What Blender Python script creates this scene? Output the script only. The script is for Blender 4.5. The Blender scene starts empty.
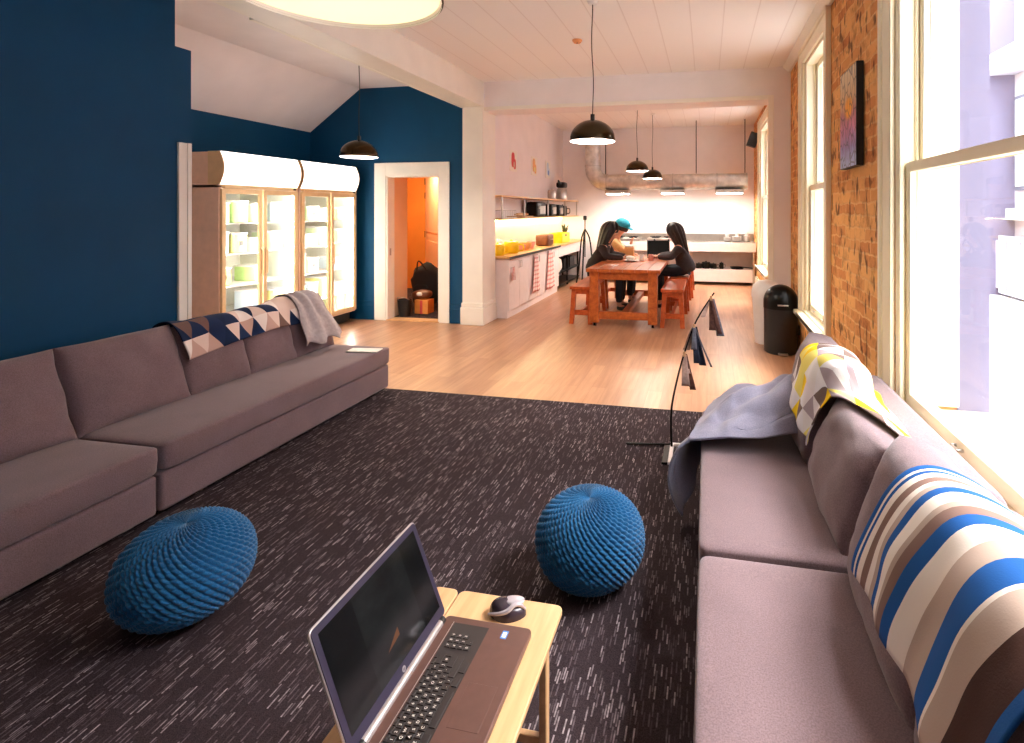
import bpy, bmesh, math, random
from mathutils import Vector, Matrix, noise
R = random.Random(7)
SC = bpy.context.scene
COL = SC.collection
PI = math.pi
def srgb(r, g, b):
    f = lambda c: (c/255/12.92) if c/255 <= .04045 else ((c/255+.055)/1.055)**2.4
    return (f(r), f(g), f(b), 1)

# ------------------------------------------------------------------ materials
class NT:
    def __init__(s, name):
        s.m = bpy.data.materials.new(name); s.m.use_nodes = True
        s.t = s.m.node_tree; s.b = s.t.nodes['Principled BSDF']; s.out = s.t.nodes['Material Output']
    def n(s, typ, **kw):
        o = s.t.nodes.new(typ)
        for k, v in kw.items():
            if k in o.inputs: o.inputs[k].default_value = v
            else: setattr(o, k, v)
        return o
    def l(s, a, b): s.t.links.new(a, b)
    def math(s, op, a, b=None, c=None):
        o = s.t.nodes.new('ShaderNodeMath'); o.operation = op
        for i, v in enumerate((a, b, c)):
            if v is None: continue
            if isinstance(v, (int, float)): o.inputs[i].default_value = v
            else: s.l(v, o.inputs[i])
        return o.outputs[0]
    def mix(s, fac, a, b, mode='MIX'):
        o = s.t.nodes.new('ShaderNodeMix'); o.data_type = 'RGBA'; o.blend_type = mode
        for k, v in ((0, fac), (6, a), (7, b)):
            if isinstance(v, (int, float, tuple)): o.inputs[k].default_value = v
            else: s.l(v, o.inputs[k])
        return o.outputs[2]
    def ramp(s, fac, stops, interp='LINEAR'):
        o = s.t.nodes.new('ShaderNodeValToRGB'); o.color_ramp.interpolation = interp
        e = o.color_ramp.elements
        while len(e) < len(stops): e.new(.5)
        for i, (p, c) in enumerate(stops): e[i].position = p; e[i].color = c
        s.l(fac, o.inputs[0]); return o.outputs[0]
    def coord(s, kind='Object', scale=(1,1,1), rot=(0,0,0)):
        t = s.n('ShaderNodeTexCoord'); m = s.n('ShaderNodeMapping')
        m.inputs['Scale'].default_value = scale; m.inputs['Rotation'].default_value = rot
        s.l(t.outputs[kind], m.inputs[0]); return m.outputs[0]
    def bump(s, h, strength=.3, dist=.01):
        o = s.n('ShaderNodeBump'); o.inputs['Strength'].default_value = strength; o.inputs['Distance'].default_value = dist
        s.l(h, o.inputs['Height']); s.l(o.outputs[0], s.b.inputs['Normal'])
    def noise(s, vec, scale, detail=3, rough=.5):
        o = s.n('ShaderNodeTexNoise'); o.inputs['Scale'].default_value = scale
        o.inputs['Detail'].default_value = detail; o.inputs['Roughness'].default_value = rough
        s.l(vec, o.inputs['Vector']); return o.outputs[0]
    def base(s, c):
        if isinstance(c, tuple): s.b.inputs['Base Color'].default_value = c
        else: s.l(c, s.b.inputs['Base Color'])
    def set(s, rough=.5, metal=0, spec=None):
        s.b.inputs['Roughness'].default_value = rough; s.b.inputs['Metallic'].default_value = metal
        if spec is not None: s.b.inputs['Specular IOR Level'].default_value = spec
        return s

M = {}
def plain(name, col, rough=.5, metal=0, var=.06, nscale=12, bump=0, spec=None):
    t = NT(name).set(rough, metal, spec); v = t.coord()
    n = t.noise(v, nscale, 4)
    lo = tuple(c*(1-var*2) for c in col[:3])+(1,); hi = tuple(min(1, c*(1+var)) for c in col[:3])+(1,)
    t.base(t.ramp(n, [(.3, lo), (.7, hi)]))
    if bump: t.bump(n, bump, .005)
    M[name] = t.m; return t.m
def emis(name, col, strength):
    t = NT(name); t.base((col[0]*.5, col[1]*.5, col[2]*.5, 1))
    t.b.inputs['Emission Color'].default_value = col; t.b.inputs['Emission Strength'].default_value = strength
    M[name] = t.m; return t.m
def fabric(name, col, scale=260, var=.25, bump=.25):
    t = NT(name).set(.9, 0, .2)
    v = t.coord(); n1 = t.noise(v, scale, 2); n2 = t.noise(v, 5, 3)
    lo = tuple(c*(1-var) for c in col[:3])+(1,); hi = tuple(min(1, c*(1+var)) for c in col[:3])+(1,)
    c1 = t.ramp(n1, [(.35, lo), (.65, hi)])
    c2 = t.ramp(n2, [(.3, (.88,.88,.88,1)), (.7, (1,1,1,1))])
    t.base(t.mix(1.0, c1, c2, 'MULTIPLY'))
    t.b.inputs['Sheen Weight'].default_value = .25; t.b.inputs['Sheen Roughness'].default_value = .5
    t.bump(n1, bump, .002); M[name] = t.m; return t.m
def wood(name, c_dark, c_light, axis=1, rough=.35, scale=14, stretch=.09):
    t = NT(name).set(rough); sc = [1,1,1]; sc[axis] = stretch
    v = t.coord(scale=tuple(sc)); n = t.noise(v, scale, 5, .6)
    t.base(t.ramp(n, [(.3, c_dark), (.72, c_light)])); t.bump(n, .06, .004); M[name] = t.m; return t.m

SOFA = srgb(123, 101, 104)
fabric('sofa_fabric', SOFA, 240, .2)
plain('blue_wall_paint', srgb(3, 64, 100), .6, var=.04, nscale=3, spec=.2)
plain('white_wall_paint', srgb(242, 236, 236), .6, var=.02, nscale=3)
plain('white_gloss_paint', srgb(244, 238, 226), .35, var=.02, nscale=4)
plain('cream_paint', srgb(246, 236, 208), .4, var=.03, nscale=4)
plain('orange_wall_paint', srgb(226, 146, 62), .6, var=.05, nscale=2)
plain('peach_paint', srgb(240, 200, 160), .6, var=.04, nscale=2)
plain('black_plastic', srgb(22, 21, 23), .4)
plain('black_metal', srgb(16, 15, 15), .35, .6)
plain('bronze_metal', srgb(66, 52, 34), .24, .9)
plain('dark_fabric', srgb(24, 22, 26), .9, var=.15, nscale=60)
plain('steel', srgb(196, 190, 184), .3, .9, var=.05, nscale=8)
plain('galvanised', srgb(212, 206, 198), .34, .6, var=.12, nscale=10)
plain('white_plastic', srgb(238, 236, 234), .4, var=.02)
plain('white_enamel', srgb(244, 232, 230), .35, var=.02)
plain('fridge_panel', srgb(240, 204, 178), .5, var=.04)
plain('fridge_frame', srgb(228, 196, 150), .4, .1, var=.03)
plain('fridge_liner', srgb(245, 245, 235), .4, var=.01)
wood('bamboo', srgb(198, 150, 104), srgb(222, 178, 130), 1, .35, 30)
wood('table_wood', srgb(150, 64, 22), srgb(206, 112, 52), 1, .3, 16)
wood('bench_wood', srgb(158, 62, 24), srgb(212, 104, 50), 1, .3, 16)
wood('counter_wood', srgb(200, 150, 90), srgb(232, 190, 130), 1, .3, 16)
plain('skin_light', srgb(226, 170, 140), .5, var=.04)
plain('skin_tan', srgb(200, 146, 116), .5, var=.04)
plain('hair_dark', srgb(30, 19, 15), .45, var=.3, nscale=40)
plain('coat_brown', srgb(44, 28, 26), .85, var=.15, nscale=40)
plain('coat_grey', srgb(58, 50, 54), .85, var=.12, nscale=40)
plain('jacket_tan', srgb(232, 186, 130), .8, var=.08, nscale=30)
plain('cap_teal', srgb(30, 148, 172), .8, var=.12, nscale=60)
plain('denim_dark', srgb(30, 32, 44), .85, var=.15, nscale=50)
plain('yellow_enamel', srgb(244, 208, 30), .3, var=.03)
plain('amber_plastic', srgb(238, 176, 110), .4, var=.05)
plain('pink_ceramic', srgb(232, 170, 160), .4, var=.05)
plain('walnut', srgb(110, 62, 36), .45, var=.15, nscale=30)
plain('red_paint', srgb(206, 60, 60), .5)
plain('tan_card', srgb(226, 140, 60), .7, var=.06)
plain('paper_white', srgb(244, 240, 230), .8, var=.03)
plain('green_plastic', srgb(190, 226, 150), .5, var=.05)
plain('pale_green_plastic', srgb(220, 236, 196), .5, var=.03)
plain('pale_blue_plastic', srgb(206, 222, 236), .5, var=.03)
plain('yellow_plastic', srgb(238, 232, 150), .5, var=.05)
plain('leaf_green', srgb(62, 70, 28), .6, var=.2)
plain('laptop_brown', srgb(104, 74, 66), .34, .35, var=.04, nscale=40)
plain('laptop_silver', srgb(196, 186, 184), .3, .7, var=.03)
plain('laptop_bezel', srgb(44, 37, 56), .35, var=.05)
plain('key_black', srgb(40, 32, 31), .5, var=.05)
plain('key_print', srgb(238, 226, 214), .6, var=.02)
plain('sticker_blue', srgb(70, 130, 205), .35, var=.05)
plain('mouse_silver', srgb(200, 190, 196), .25, .4)
plain('mouse_dark', srgb(58, 46, 54), .22, .1)
plain('lavender_render', srgb(108, 103, 124), .8, var=.02, nscale=2)
plain('outside_white', srgb(176, 178, 188), .8, var=.02, nscale=2)
plain('outside_grey', srgb(84, 88, 104), .7, var=.03)
plain('terrace_grey', srgb(228, 228, 230), .8, var=.05)
plain('grey_blanket_left', srgb(176, 164, 164), .95, var=.08, nscale=40)
plain('strip_brown', srgb(110, 70, 58), .9, var=.15, nscale=60)
plain('strip_grey', srgb(120, 118, 128), .9, var=.15, nscale=60)
plain('strip_blue', srgb(38, 44, 64), .9, var=.15, nscale=60)
plain('strip_pink', srgb(208, 172, 156), .9, var=.1, nscale=60)
plain('smoke_orange', srgb(226, 150, 90), .5)
fabric('lilac_blanket', srgb(146, 142, 161), 200, .12, .3)
fabric('pouf_wool', srgb(20, 88, 134), 320, .3, .5)
emis('lamp_glow', (1.0, .91, .78, 1), 130)
emis('near_lamp_glow', (1.0, .93, .60, 1), .95)
emis('led_strip', (1.0, .84, .48, 1), 60)
emis('tube_glow', (1.0, .92, .84, 1), 50)
emis('canopy_glow', (1.0, .95, .88, 1), 2.4)
emis('fridge_light', (1.0, .97, .88, 1), 62)
emis('corridor_glow', (1.0, .78, .46, 1), 190)

def mk_glass(name='window_glass', fac=.05):
    t = NT(name); t.t.nodes.remove(t.b)
    tr = t.n('ShaderNodeBsdfTransparent'); gl = t.n('ShaderNodeBsdfGlossy'); gl.inputs['Roughness'].default_value = .02
    fr = t.n('ShaderNodeLayerWeight'); fr.inputs[0].default_value = .5
    k = t.math('MULTIPLY_ADD', t.math('POWER', fr.outputs['Facing'], 5.0), .5, .02)
    mx = t.n('ShaderNodeMixShader'); t.l(k, mx.inputs[0]); t.l(tr.outputs[0], mx.inputs[1]); t.l(gl.outputs[0], mx.inputs[2])
    t.l(mx.outputs[0], t.out.inputs[0]); M[name] = t.m
mk_glass()

def mk_brick():
    t = NT('brick').set(.85, 0, .2); tc = t.n('ShaderNodeTexCoord'); sp = t.n('ShaderNodeSeparateXYZ'); t.l(tc.outputs['Object'], sp.inputs[0])
    s = t.math('ADD', sp.outputs[0], sp.outputs[1]); cb = t.n('ShaderNodeCombineXYZ'); t.l(s, cb.inputs[0]); t.l(sp.outputs[2], cb.inputs[1])
    wob = t.n('ShaderNodeTexNoise'); wob.inputs['Scale'].default_value = 9; t.l(tc.outputs['Object'], wob.inputs['Vector'])
    ad = t.n('ShaderNodeVectorMath'); ad.operation = 'MULTIPLY_ADD'; t.l(wob.outputs[1], ad.inputs[0]); ad.inputs[1].default_value = (.06,.045,0); t.l(cb.outputs[0], ad.inputs[2])
    br = t.n('ShaderNodeTexBrick'); t.l(ad.outputs[0], br.inputs['Vector'])
    br.inputs['Scale'].default_value = 1; br.inputs['Brick Width'].default_value = .235; br.inputs['Row Height'].default_value = .082
    br.inputs['Mortar Size'].default_value = .009; br.inputs['Mortar Smooth'].default_value = .4; br.inputs['Bias'].default_value = -.1
    br.inputs['Color1'].default_value = srgb(240, 182, 114); br.inputs['Color2'].default_value = srgb(206, 130, 74); br.inputs['Mortar'].default_value = srgb(236, 184, 124)
    n1 = t.noise(tc.outputs['Object'], 7, 6, .65); n2 = t.noise(tc.outputs['Object'], 26, 4, .6)
    c = t.mix(1.0, br.outputs[0], t.ramp(n1, [(.28, srgb(190,170,156)), (.5, (1,1,1,1))]), 'MULTIPLY')
    mp = t.n('ShaderNodeMapping'); mp.inputs['Scale'].default_value = (1, 1, .45); t.l(tc.outputs['Object'], mp.inputs[0])
    n3 = t.noise(mp.outputs[0], 15, 2, .5)
    c = t.mix(t.ramp(n3, [(.585, (0,0,0,1)), (.64, (.8,.8,.8,1))]), c, srgb(84, 50, 32))
    c = t.mix(t.ramp(n2, [(.60, (0,0,0,1)), (.72, (.55,.55,.55,1))]), c, srgb(236, 176, 112))
    t.base(c)
    h = t.math('SUBTRACT', t.math('MULTIPLY', n2, .6), br.outputs[1]); t.bump(h, .5, .015); M['brick'] = t.m
mk_brick()

def mk_floor():
    t = NT('floor_wood').set(.32, 0, .5); tc = t.n('ShaderNodeTexCoord'); sp = t.n('ShaderNodeSeparateXYZ'); t.l(tc.outputs['Object'], sp.inputs[0])
    cb = t.n('ShaderNodeCombineXYZ'); t.l(sp.outputs[1], cb.inputs[0]); t.l(sp.outputs[0], cb.inputs[1])
    br = t.n('ShaderNodeTexBrick'); t.l(cb.outputs[0], br.inputs['Vector']); br.inputs['Scale'].default_value = 1
    br.inputs['Brick Width'].default_value = 1.3; br.inputs['Row Height'].default_value = .125; br.inputs['Mortar Size'].default_value = .0012
    br.inputs['Color1'].default_value = srgb(200, 154, 120); br.inputs['Color2'].default_value = srgb(183, 136, 104); br.inputs['Mortar'].default_value = srgb(170, 118, 84)
    v = t.coord(scale=(1, .07, 1)); n = t.noise(v, 22, 5, .6)
    t.base(t.mix(1.0, br.outputs[0], t.ramp(n, [(.3, srgb(222,214,208)), (.7, (1,1,1,1))]), 'MULTIPLY'))
    t.bump(n, .03, .002); M['floor_wood'] = t.m
mk_floor()

def mk_carpet():
    t = NT('carpet').set(.95, 0, .1)
    # woven dashes of pale yarn running along the room
    tc = t.n('ShaderNodeTexCoord'); sp = t.n('ShaderNodeSeparateXYZ'); t.l(tc.outputs['Object'], sp.inputs[0])
    row = t.math('FLOOR', t.math('MULTIPLY', sp.outputs[0], 125.0))
    wn = t.n('ShaderNodeTexWhiteNoise'); wn.noise_dimensions = '1D'; t.l(row, wn.inputs['W'])
    yy = t.math('ADD', t.math('MULTIPLY', sp.outputs[1], 17.0), t.math('MULTIPLY', wn.outputs[0], 37.0))
    cell = t.math('FLOOR', yy); fr = t.math('FRACT', yy)
    cb = t.n('ShaderNodeCombineXYZ'); t.l(row, cb.inputs[0]); t.l(cell, cb.inputs[1])
    w2 = t.n('ShaderNodeTexWhiteNoise'); w2.noise_dimensions = '2D'; t.l(cb.outputs[0], w2.inputs['Vector'])
    on = t.math('GREATER_THAN', w2.outputs[0], .58)
    inside = t.math('LESS_THAN', fr, .8)
    fx = t.math('FRACT', t.math('MULTIPLY', sp.outputs[0], 125.0)); thin = t.math('LESS_THAN', fx, .62)
    dash = t.math('MULTIPLY', t.math('MULTIPLY', on, inside), thin)
    n = t.noise(tc.outputs['Object'], 400, 2)
    n2 = t.noise(tc.outputs['Object'], 60, 2)
    dark = t.ramp(n, [(.3, srgb(34, 25, 27)), (.7, srgb(64, 52, 55))])
    lit = t.ramp(w2.outputs[0], [(.58, srgb(66, 56, 58)), (.85, srgb(100, 87, 91)), (1.0, srgb(158, 144, 146))])
    t.base(t.mix(t.math('MULTIPLY', dash, t.ramp(n2, [(.35, (.35,.35,.35,1)), (.6, (1,1,1,1))])), dark, lit))
    t.bump(t.math('ADD', n, dash), .4, .003); M['carpet'] = t.m
mk_carpet()

def mk_ceiling():
    t = NT('ceiling_boards').set(.5); tc = t.n('ShaderNodeTexCoord'); sp = t.n('ShaderNodeSeparateXYZ'); t.l(tc.outputs['Object'], sp.inputs[0])
    f = t.math('FRACT', t.math('MULTIPLY', sp.outputs[0], 3.4)); a = t.math('ABSOLUTE', t.math('SUBTRACT', f, .5))
    g = t.ramp(a, [(0, (0,0,0,1)), (.03, (1,1,1,1))])
    t.base(t.mix(g, srgb(230, 222, 218), srgb(248, 244, 241))); t.bump(g, .12, .006); M['ceiling_boards'] = t.m
mk_ceiling()

def mk_triangles(name, cols, nu, nv, dirt=None):
    t = NT(name).set(.9, 0, .2); tc = t.n('ShaderNodeTexCoord'); sp = t.n('ShaderNodeSeparateXYZ'); t.l(tc.outputs['UV'], sp.inputs[0])
    u = t.math('MULTIPLY', sp.outputs[0], nu); v = t.math('MULTIPLY', sp.outputs[1], nv)
    row = t.math('FLOOR', v); fv = t.math('FRACT', v)
    us = t.math('ADD', u, t.math('MULTIPLY', t.math('MODULO', row, 2.0), .5))
    fu = t.math('FRACT', us)
    tent = t.math('SUBTRACT', 1.0, t.math('ABSOLUTE', t.math('SUBTRACT', t.math('MULTIPLY', fu, 2.0), 1.0)))
    up = t.math('LESS_THAN', fv, tent)
    idu = t.math('ADD', t.math('MULTIPLY', up, t.math('FLOOR', us)), t.math('MULTIPLY', t.math('SUBTRACT', 1.0, up), t.math('ADD', t.math('FLOOR', t.math('ADD', us, .5)), 57.0)))
    cb = t.n('ShaderNodeCombineXYZ'); t.l(idu, cb.inputs[0]); t.l(row, cb.inputs[1])
    w = t.n('ShaderNodeTexWhiteNoise'); w.noise_dimensions = '2D'; t.l(cb.outputs[0], w.inputs['Vector'])
    k = len(cols); col = t.ramp(w.outputs[0], [(i/k, c) for i, c in enumerate(cols)], 'CONSTANT')
    t.base(col); n = t.noise(t.coord(), 240, 2); t.bump(n, .2, .002); M[name] = t.m
mk_triangles('triangle_blanket', [srgb(18, 34, 66), srgb(222, 196, 184), srgb(112, 84, 76), srgb(24, 40, 74), srgb(238, 224, 216), srgb(196, 160, 146)], 8, 4)
mk_triangles('yellow_triangle_blanket', [srgb(246, 204, 30), srgb(238, 228, 226), srgb(120, 100, 92), srgb(240, 222, 120), srgb(236, 230, 230), srgb(176, 160, 164), srgb(234, 226, 222)], 5, 7)
def mk_stripes():
    t = NT('striped_blanket').set(.9, 0, .2); tc = t.n('ShaderNodeTexCoord'); sp = t.n('ShaderNodeSeparateXYZ'); t.l(tc.outputs['UV'], sp.inputs[0])
    W = srgb(232, 220, 208); B = srgb(28, 84, 150); T = srgb(182, 160, 146); D = srgb(134, 106, 96); K = srgb(70, 46, 40)
    seq = [(B,.02),(W,.015),(B,.015),(W,.03),(D,.04),(W,.035),(T,.035),(B,.045),(W,.055),(T,.025),(D,.04),(B,.05),(W,.085),(T,.11),(B,.1),(W,.015),(T,.1),(K,.14),(B,.1)]
    p = 0; st = []
    for c, w in seq: st.append((p, c)); p += w
    t.base(t.ramp(sp.outputs[0], st, 'CONSTANT')); n = t.noise(t.coord(), 240, 2); t.bump(n, .2, .002); M['striped_blanket'] = t.m
mk_stripes()
def mk_towel():
    t = NT('towel_check').set(.9); tc = t.n('ShaderNodeTexCoord'); sp = t.n('ShaderNodeSeparateXYZ'); t.l(tc.outputs['UV'], sp.inputs[0])
    a = t.math('LESS_THAN', t.math('FRACT', t.math('MULTIPLY', sp.outputs[0], 6)), .4); b = t.math('LESS_THAN', t.math('FRACT', t.math('MULTIPLY', sp.outputs[1], 9)), .4)
    t.base(t.ramp(t.math('ADD', t.math('MULTIPLY', a, .5), t.math('MULTIPLY', b, .5)), [(0, srgb(242,226,220)), (.4, srgb(232,176,168)), (.9, srgb(212,116,112))], 'CONSTANT')); M['towel_check'] = t.m
mk_towel()
def mk_painting():
    t = NT('painting').set(.5); tc = t.n('ShaderNodeTexCoord'); sp = t.n('ShaderNodeSeparateXYZ'); t.l(tc.outputs['UV'], sp.inputs[0])
    n = t.noise(tc.outputs['UV'], 9, 6, .7)
    z = t.math('ADD', sp.outputs[1], t.math('MULTIPLY', t.math('SUBTRACT', n, .5), .35))
    c = t.ramp(z, [(.05, srgb(176,196,236)), (.2, srgb(150,136,200)), (.4, srgb(214,136,176)), (.55, srgb(190,120,120)), (.7, srgb(220,180,130)), (.95, srgb(226,206,172))])
    du = t.math('SUBTRACT', sp.outputs[0], .55); dv = t.math('SUBTRACT', sp.outputs[1], .6)
    d = t.math('SQRT', t.math('ADD', t.math('POWER', t.math('MULTIPLY', du, 1.0), 2.0), t.math('POWER', t.math('MULTIPLY', dv, 2.2), 2.0)))
    c = t.mix(t.ramp(t.math('ADD', d, t.math('MULTIPLY', n, .1)), [(.22, (1,1,1,1)), (.34, (0,0,0,1))]), c, srgb(250, 176, 44))
    v = t.n('ShaderNodeTexVoronoi'); v.feature = 'DISTANCE_TO_EDGE'; v.inputs['Scale'].default_value = 7; t.l(tc.outputs['UV'], v.inputs['Vector'])
    t.base(t.mix(t.ramp(v.outputs[0], [(.02, (.7,.7,.7,1)), (.08, (0,0,0,1))]), c, srgb(60, 40, 60))); M['painting'] = t.m
mk_painting()
def mk_screen():
    t = NT('laptop_screen').set(.12, 0, .5); tc = t.n('ShaderNodeTexCoord'); sp = t.n('ShaderNodeSeparateXYZ'); t.l(tc.outputs['UV'], sp.inputs[0])
    t.base(srgb(8, 9, 10))
    n = t.noise(tc.outputs['UV'], 4, 4, .6); x = sp.outputs[0]; y = sp.outputs[1]
    band = t.math('MULTIPLY', t.math('GREATER_THAN', x, .28), t.math('LESS_THAN', x, .80))
    lum = t.math('MULTIPLY', t.math('ADD', t.math('MULTIPLY', band, .7), .25), t.ramp(n, [(.3, (.25,.25,.25,1)), (.75, (1,1,1,1))]))
    c = t.mix(lum, srgb(8, 9, 11), srgb(52, 56, 56))
    # orange wedge low on the dark display
    tri = t.math('MULTIPLY', t.math('LESS_THAN', t.math('ABSOLUTE', t.math('SUBTRACT', y, t.math('ADD', .20, t.math('MULTIPLY', t.math('SUBTRACT', x, .4), .55)))), t.math('MULTIPLY', t.math('SUBTRACT', x, .42), .3)), t.math('LESS_THAN', x, .56))
    c = t.mix(t.math('MULTIPLY', tri, .8), c, srgb(176, 110, 64))
    t.l(c, t.b.inputs['Emission Color']); t.b.inputs['Emission Strength'].default_value = .4; M['laptop_screen'] = t.m
mk_screen()

# ------------------------------------------------------------------ mesh builder
class MB:
    def __init__(s): s.v = []; s.f = []; s.mi = []; s.uv = {}; s.cm = 0
    def _add(s, vs, fs):
        o = len(s.v); s.v += [tuple(p) for p in vs]
        for f in fs: s.f.append(tuple(i+o for i in f)); s.mi.append(s.cm)
        return s
    def mat(s, i): s.cm = i; return s
    def box(s, x0, x1, y0, y1, z0, z1, mtx=None):
        vs = [Vector((x, y, z)) for x in (x0, x1) for y in (y0, y1) for z in (z0, z1)]
        if mtx: vs = [mtx @ p for p in vs]
        return s._add(vs, [(0,1,3,2),(4,6,7,5),(0,4,5,1),(2,3,7,6),(0,2,6,4),(1,5,7,3)])
    def tube(s, pts, r, n=10, cap=True):
        pts = [Vector(p) for p in pts]; rs = r if isinstance(r, (list, tuple)) else [r]*len(pts)
        vs = []; fs = []; up = None
        for i, p in enumerate(pts):
            d = (pts[min(i+1, len(pts)-1)]-pts[max(i-1, 0)]).normalized()
            if up is None: up = d.orthogonal().normalized()
            a = (up - d*up.dot(d)).normalized(); b = d.cross(a); up = a
            for k in range(n):
                t = 2*PI*k/n; vs.append(p+(a*math.cos(t)+b*math.sin(t))*rs[i])
        for i in range(len(pts)-1):
            for k in range(n): fs.append((i*n+k, i*n+(k+1)%n, (i+1)*n+(k+1)%n, (i+1)*n+k))
        if cap: fs.append(tuple(range(n-1, -1, -1))); fs.append(tuple(range((len(pts)-1)*n, len(pts)*n)))
        return s._add(vs, fs)
    def cyl(s, x, y, z0, z1, r0, r1=None, n=24): return s.tube([(x,y,z0),(x,y,z1)], [r0, r0 if r1 is None else r1], n)
    def lathe(s, prof, cx=0, cy=0, cz=0, n=32, close=False):
        vs = []; fs = []
        for r, z in prof:
            for k in range(n):
                t = 2*PI*k/n; vs.append((cx+r*math.cos(t), cy+r*math.sin(t), cz+z))
        m = len(prof)
        for i in range(m-1):
            for k in range(n): fs.append((i*n+k, i*n+(k+1)%n, (i+1)*n+(k+1)%n, (i+1)*n+k))
        if close:
            fs.append(tuple(range(n-1, -1, -1))); fs.append(tuple(range((m-1)*n, m*n)))
        return s._add(vs, fs)
    def prism(s, poly, axis, a, b):
        """poly of 2-D points extruded along axis from a to b"""
        def P(p, t):
            if axis == 0: return (t, p[0], p[1])
            if axis == 1: return (p[0], t, p[1])
            return (p[0], p[1], t)
        n = len(poly); vs = [P(p, a) for p in poly]+[P(p, b) for p in poly]
        fs = [tuple(range(n)), tuple(range(2*n-1, n-1, -1))]+[(i, n+i, n+(i+1)%n, (i+1)%n) for i in range(n)]
        return s._add(vs, fs)
    def superq(s, c, size, e1=.35, e2=.35, nu=28, nv=18, mtx=None, wob=0, seed=0):
        vs = []; fs = []; sg = lambda w, e: math.copysign(abs(w)**e, w)
        for j in range(nv+1):
            ph = -PI/2+PI*j/nv
            for i in range(nu):
                t = 2*PI*i/nu
                p = Vector((size[0]/2*sg(math.cos(ph), e1)*sg(math.cos(t), e2), size[1]/2*sg(math.cos(ph), e1)*sg(math.sin(t), e2), size[2]/2*sg(math.sin(ph), e1)))
                if wob: p += p.normalized()*wob*noise.noise(p*7+Vector((seed*3.1, seed, 0)))
                if mtx: p = mtx @ p
                vs.append(p+Vector(c))
        for j in range(nv):
            for i in range(nu): fs.append((j*nu+i, j*nu+(i+1)%nu, (j+1)*nu+(i+1)%nu, (j+1)*nu+i))
        return s._add(vs, fs)
    def cushion(s, c, th, w, h, mtx, seed, nu=30, nv=26):
        # boxy upholstered cushion: flat sides, puffed faces, softly rounded seams
        vs = []; fs = []; nx = 4
        def face(sx):
            out = []
            for j in range(nv+1):
                for i in range(nu+1):
                    a = -1+2*i/nu; b = -1+2*j/nv
                    a = math.copysign(abs(a)**.8, a); b = math.copysign(abs(b)**.8, b)
                    puff = (1-abs(a)**3.2)**.5*(1-abs(b)**3.2)**.5
                    x = sx*(th*.26+th*.27*puff); k = 1-.025*(1-abs(b)**2)*abs(a)**6; k2 = 1-.03*(1-abs(a)**2)*abs(b)**6
                    p = Vector((x, a*w/2*k, b*h/2*k2))
                    n_ = noise.noise(Vector((a*1.7+seed, b*1.9, seed*2+sx)))*.014+noise.noise(Vector((a*5, b*5+seed, sx)))*.004
                    p.x += n_; p.y += n_*.5*(1-abs(a)); out.append(mtx @ p+Vector(c))
            return out
        F = face(1); B = face(-1); n = nu+1; o = len(F); vs = F+B
        for j in range(nv):
            for i in range(nu):
                q = j*n+i; fs.append((q, q+1, q+n+1, q+n)); fs.append((o+q, o+q+n, o+q+n+1, o+q+1))
        ring = [i for i in range(nu)]+[j*n+nu for j in range(nv)]+[nv*n+i for i in range(nu, 0, -1)]+[j*n for j in range(nv, 0, -1)]
        cm = Vector(c); seam = []
        for q in ring:
            mid = (F[q]+B[q])/2; seam.append(len(vs)); vs.append(mid+(mid-cm).normalized()*.012)
        for k in range(len(ring)):
            a, b = ring[k], ring[(k+1) % len(ring)]; sa, sb = seam[k], seam[(k+1) % len(ring)]
            fs.append((a, sa, sb, b)); fs.append((o+a, o+b, sb, sa))
        return s._add(vs, fs)
    def grid(s, fn, nu, nv):
        o = len(s.v); f0 = len(s.f); vs = [fn(i/nu, j/nv) for j in range(nv+1) for i in range(nu+1)]
        fs = []
        for j in range(nv):
            for i in range(nu):
                a = j*(nu+1)+i; fs.append((a, a+1, a+nu+2, a+nu+1))
        for j in range(nv+1):
            for i in range(nu+1): s.uv[o+j*(nu+1)+i] = (i/nu, j/nv)
        return s._add(vs, fs)
    def build(s, name, mats, parent=None, bevel=0, smooth=True, subsurf=0, solid=0, angle=38, seg=2, fix=True):
        me = bpy.data.meshes.new(name); me.from_pydata(s.v, [], s.f); 
        for m in (mats if isinstance(mats, (list, tuple)) else [mats]): me.materials.append(M[m])
        for p, i in zip(me.polygons, s.mi): p.material_index = i
        if s.uv:
            l = me.uv_layers.new(name='UVMap')
            for lo in me.loops: l.data[lo.index].uv = s.uv.get(lo.vertex_index, (0, 0))
        if fix:
            bm = bmesh.new(); bm.from_mesh(me); bmesh.ops.remove_doubles(bm, verts=bm.verts, dist=1e-6) if not s.uv else None
            bmesh.ops.recalc_face_normals(bm, faces=bm.faces); bm.to_mesh(me); bm.free()
        if smooth:
            me.shade_smooth()
            try: me.set_sharp_from_angle(angle=math.radians(angle))
            except Exception: pass
        o = bpy.data.objects.new(name, me); COL.objects.link(o)
        if parent: o.parent = parent
        if bevel:
            b = o.modifiers.new('bevel', 'BEVEL'); b.width = bevel; b.segments = seg; b.limit_method = 'ANGLE'; b.angle_limit = math.radians(40); b.harden_normals = False
        if solid:
            b = o.modifiers.new('solid', 'SOLIDIFY'); b.thickness = solid; b.offset = 1
        if subsurf:
            b = o.modifiers.new('sub', 'SUBSURF'); b.levels = subsurf; b.render_levels = subsurf
        return o
def thing(name, label, cat, loc=(0,0,0), rotz=0, group=None):
    o = bpy.data.objects.new(name, None); COL.objects.link(o); o.empty_display_size = .1
    o.location = loc; o.rotation_euler = (0, 0, rotz); o['label'] = label; o['category'] = cat
    if group: o['group'] = group
    return o
def tag(o, label, cat, group=None, kind=None):
    o['label'] = label; o['category'] = cat
    if group: o['group'] = group
    if kind: o['kind'] = kind
    return o
def struct(o): o['kind'] = 'structure'; return o
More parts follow.
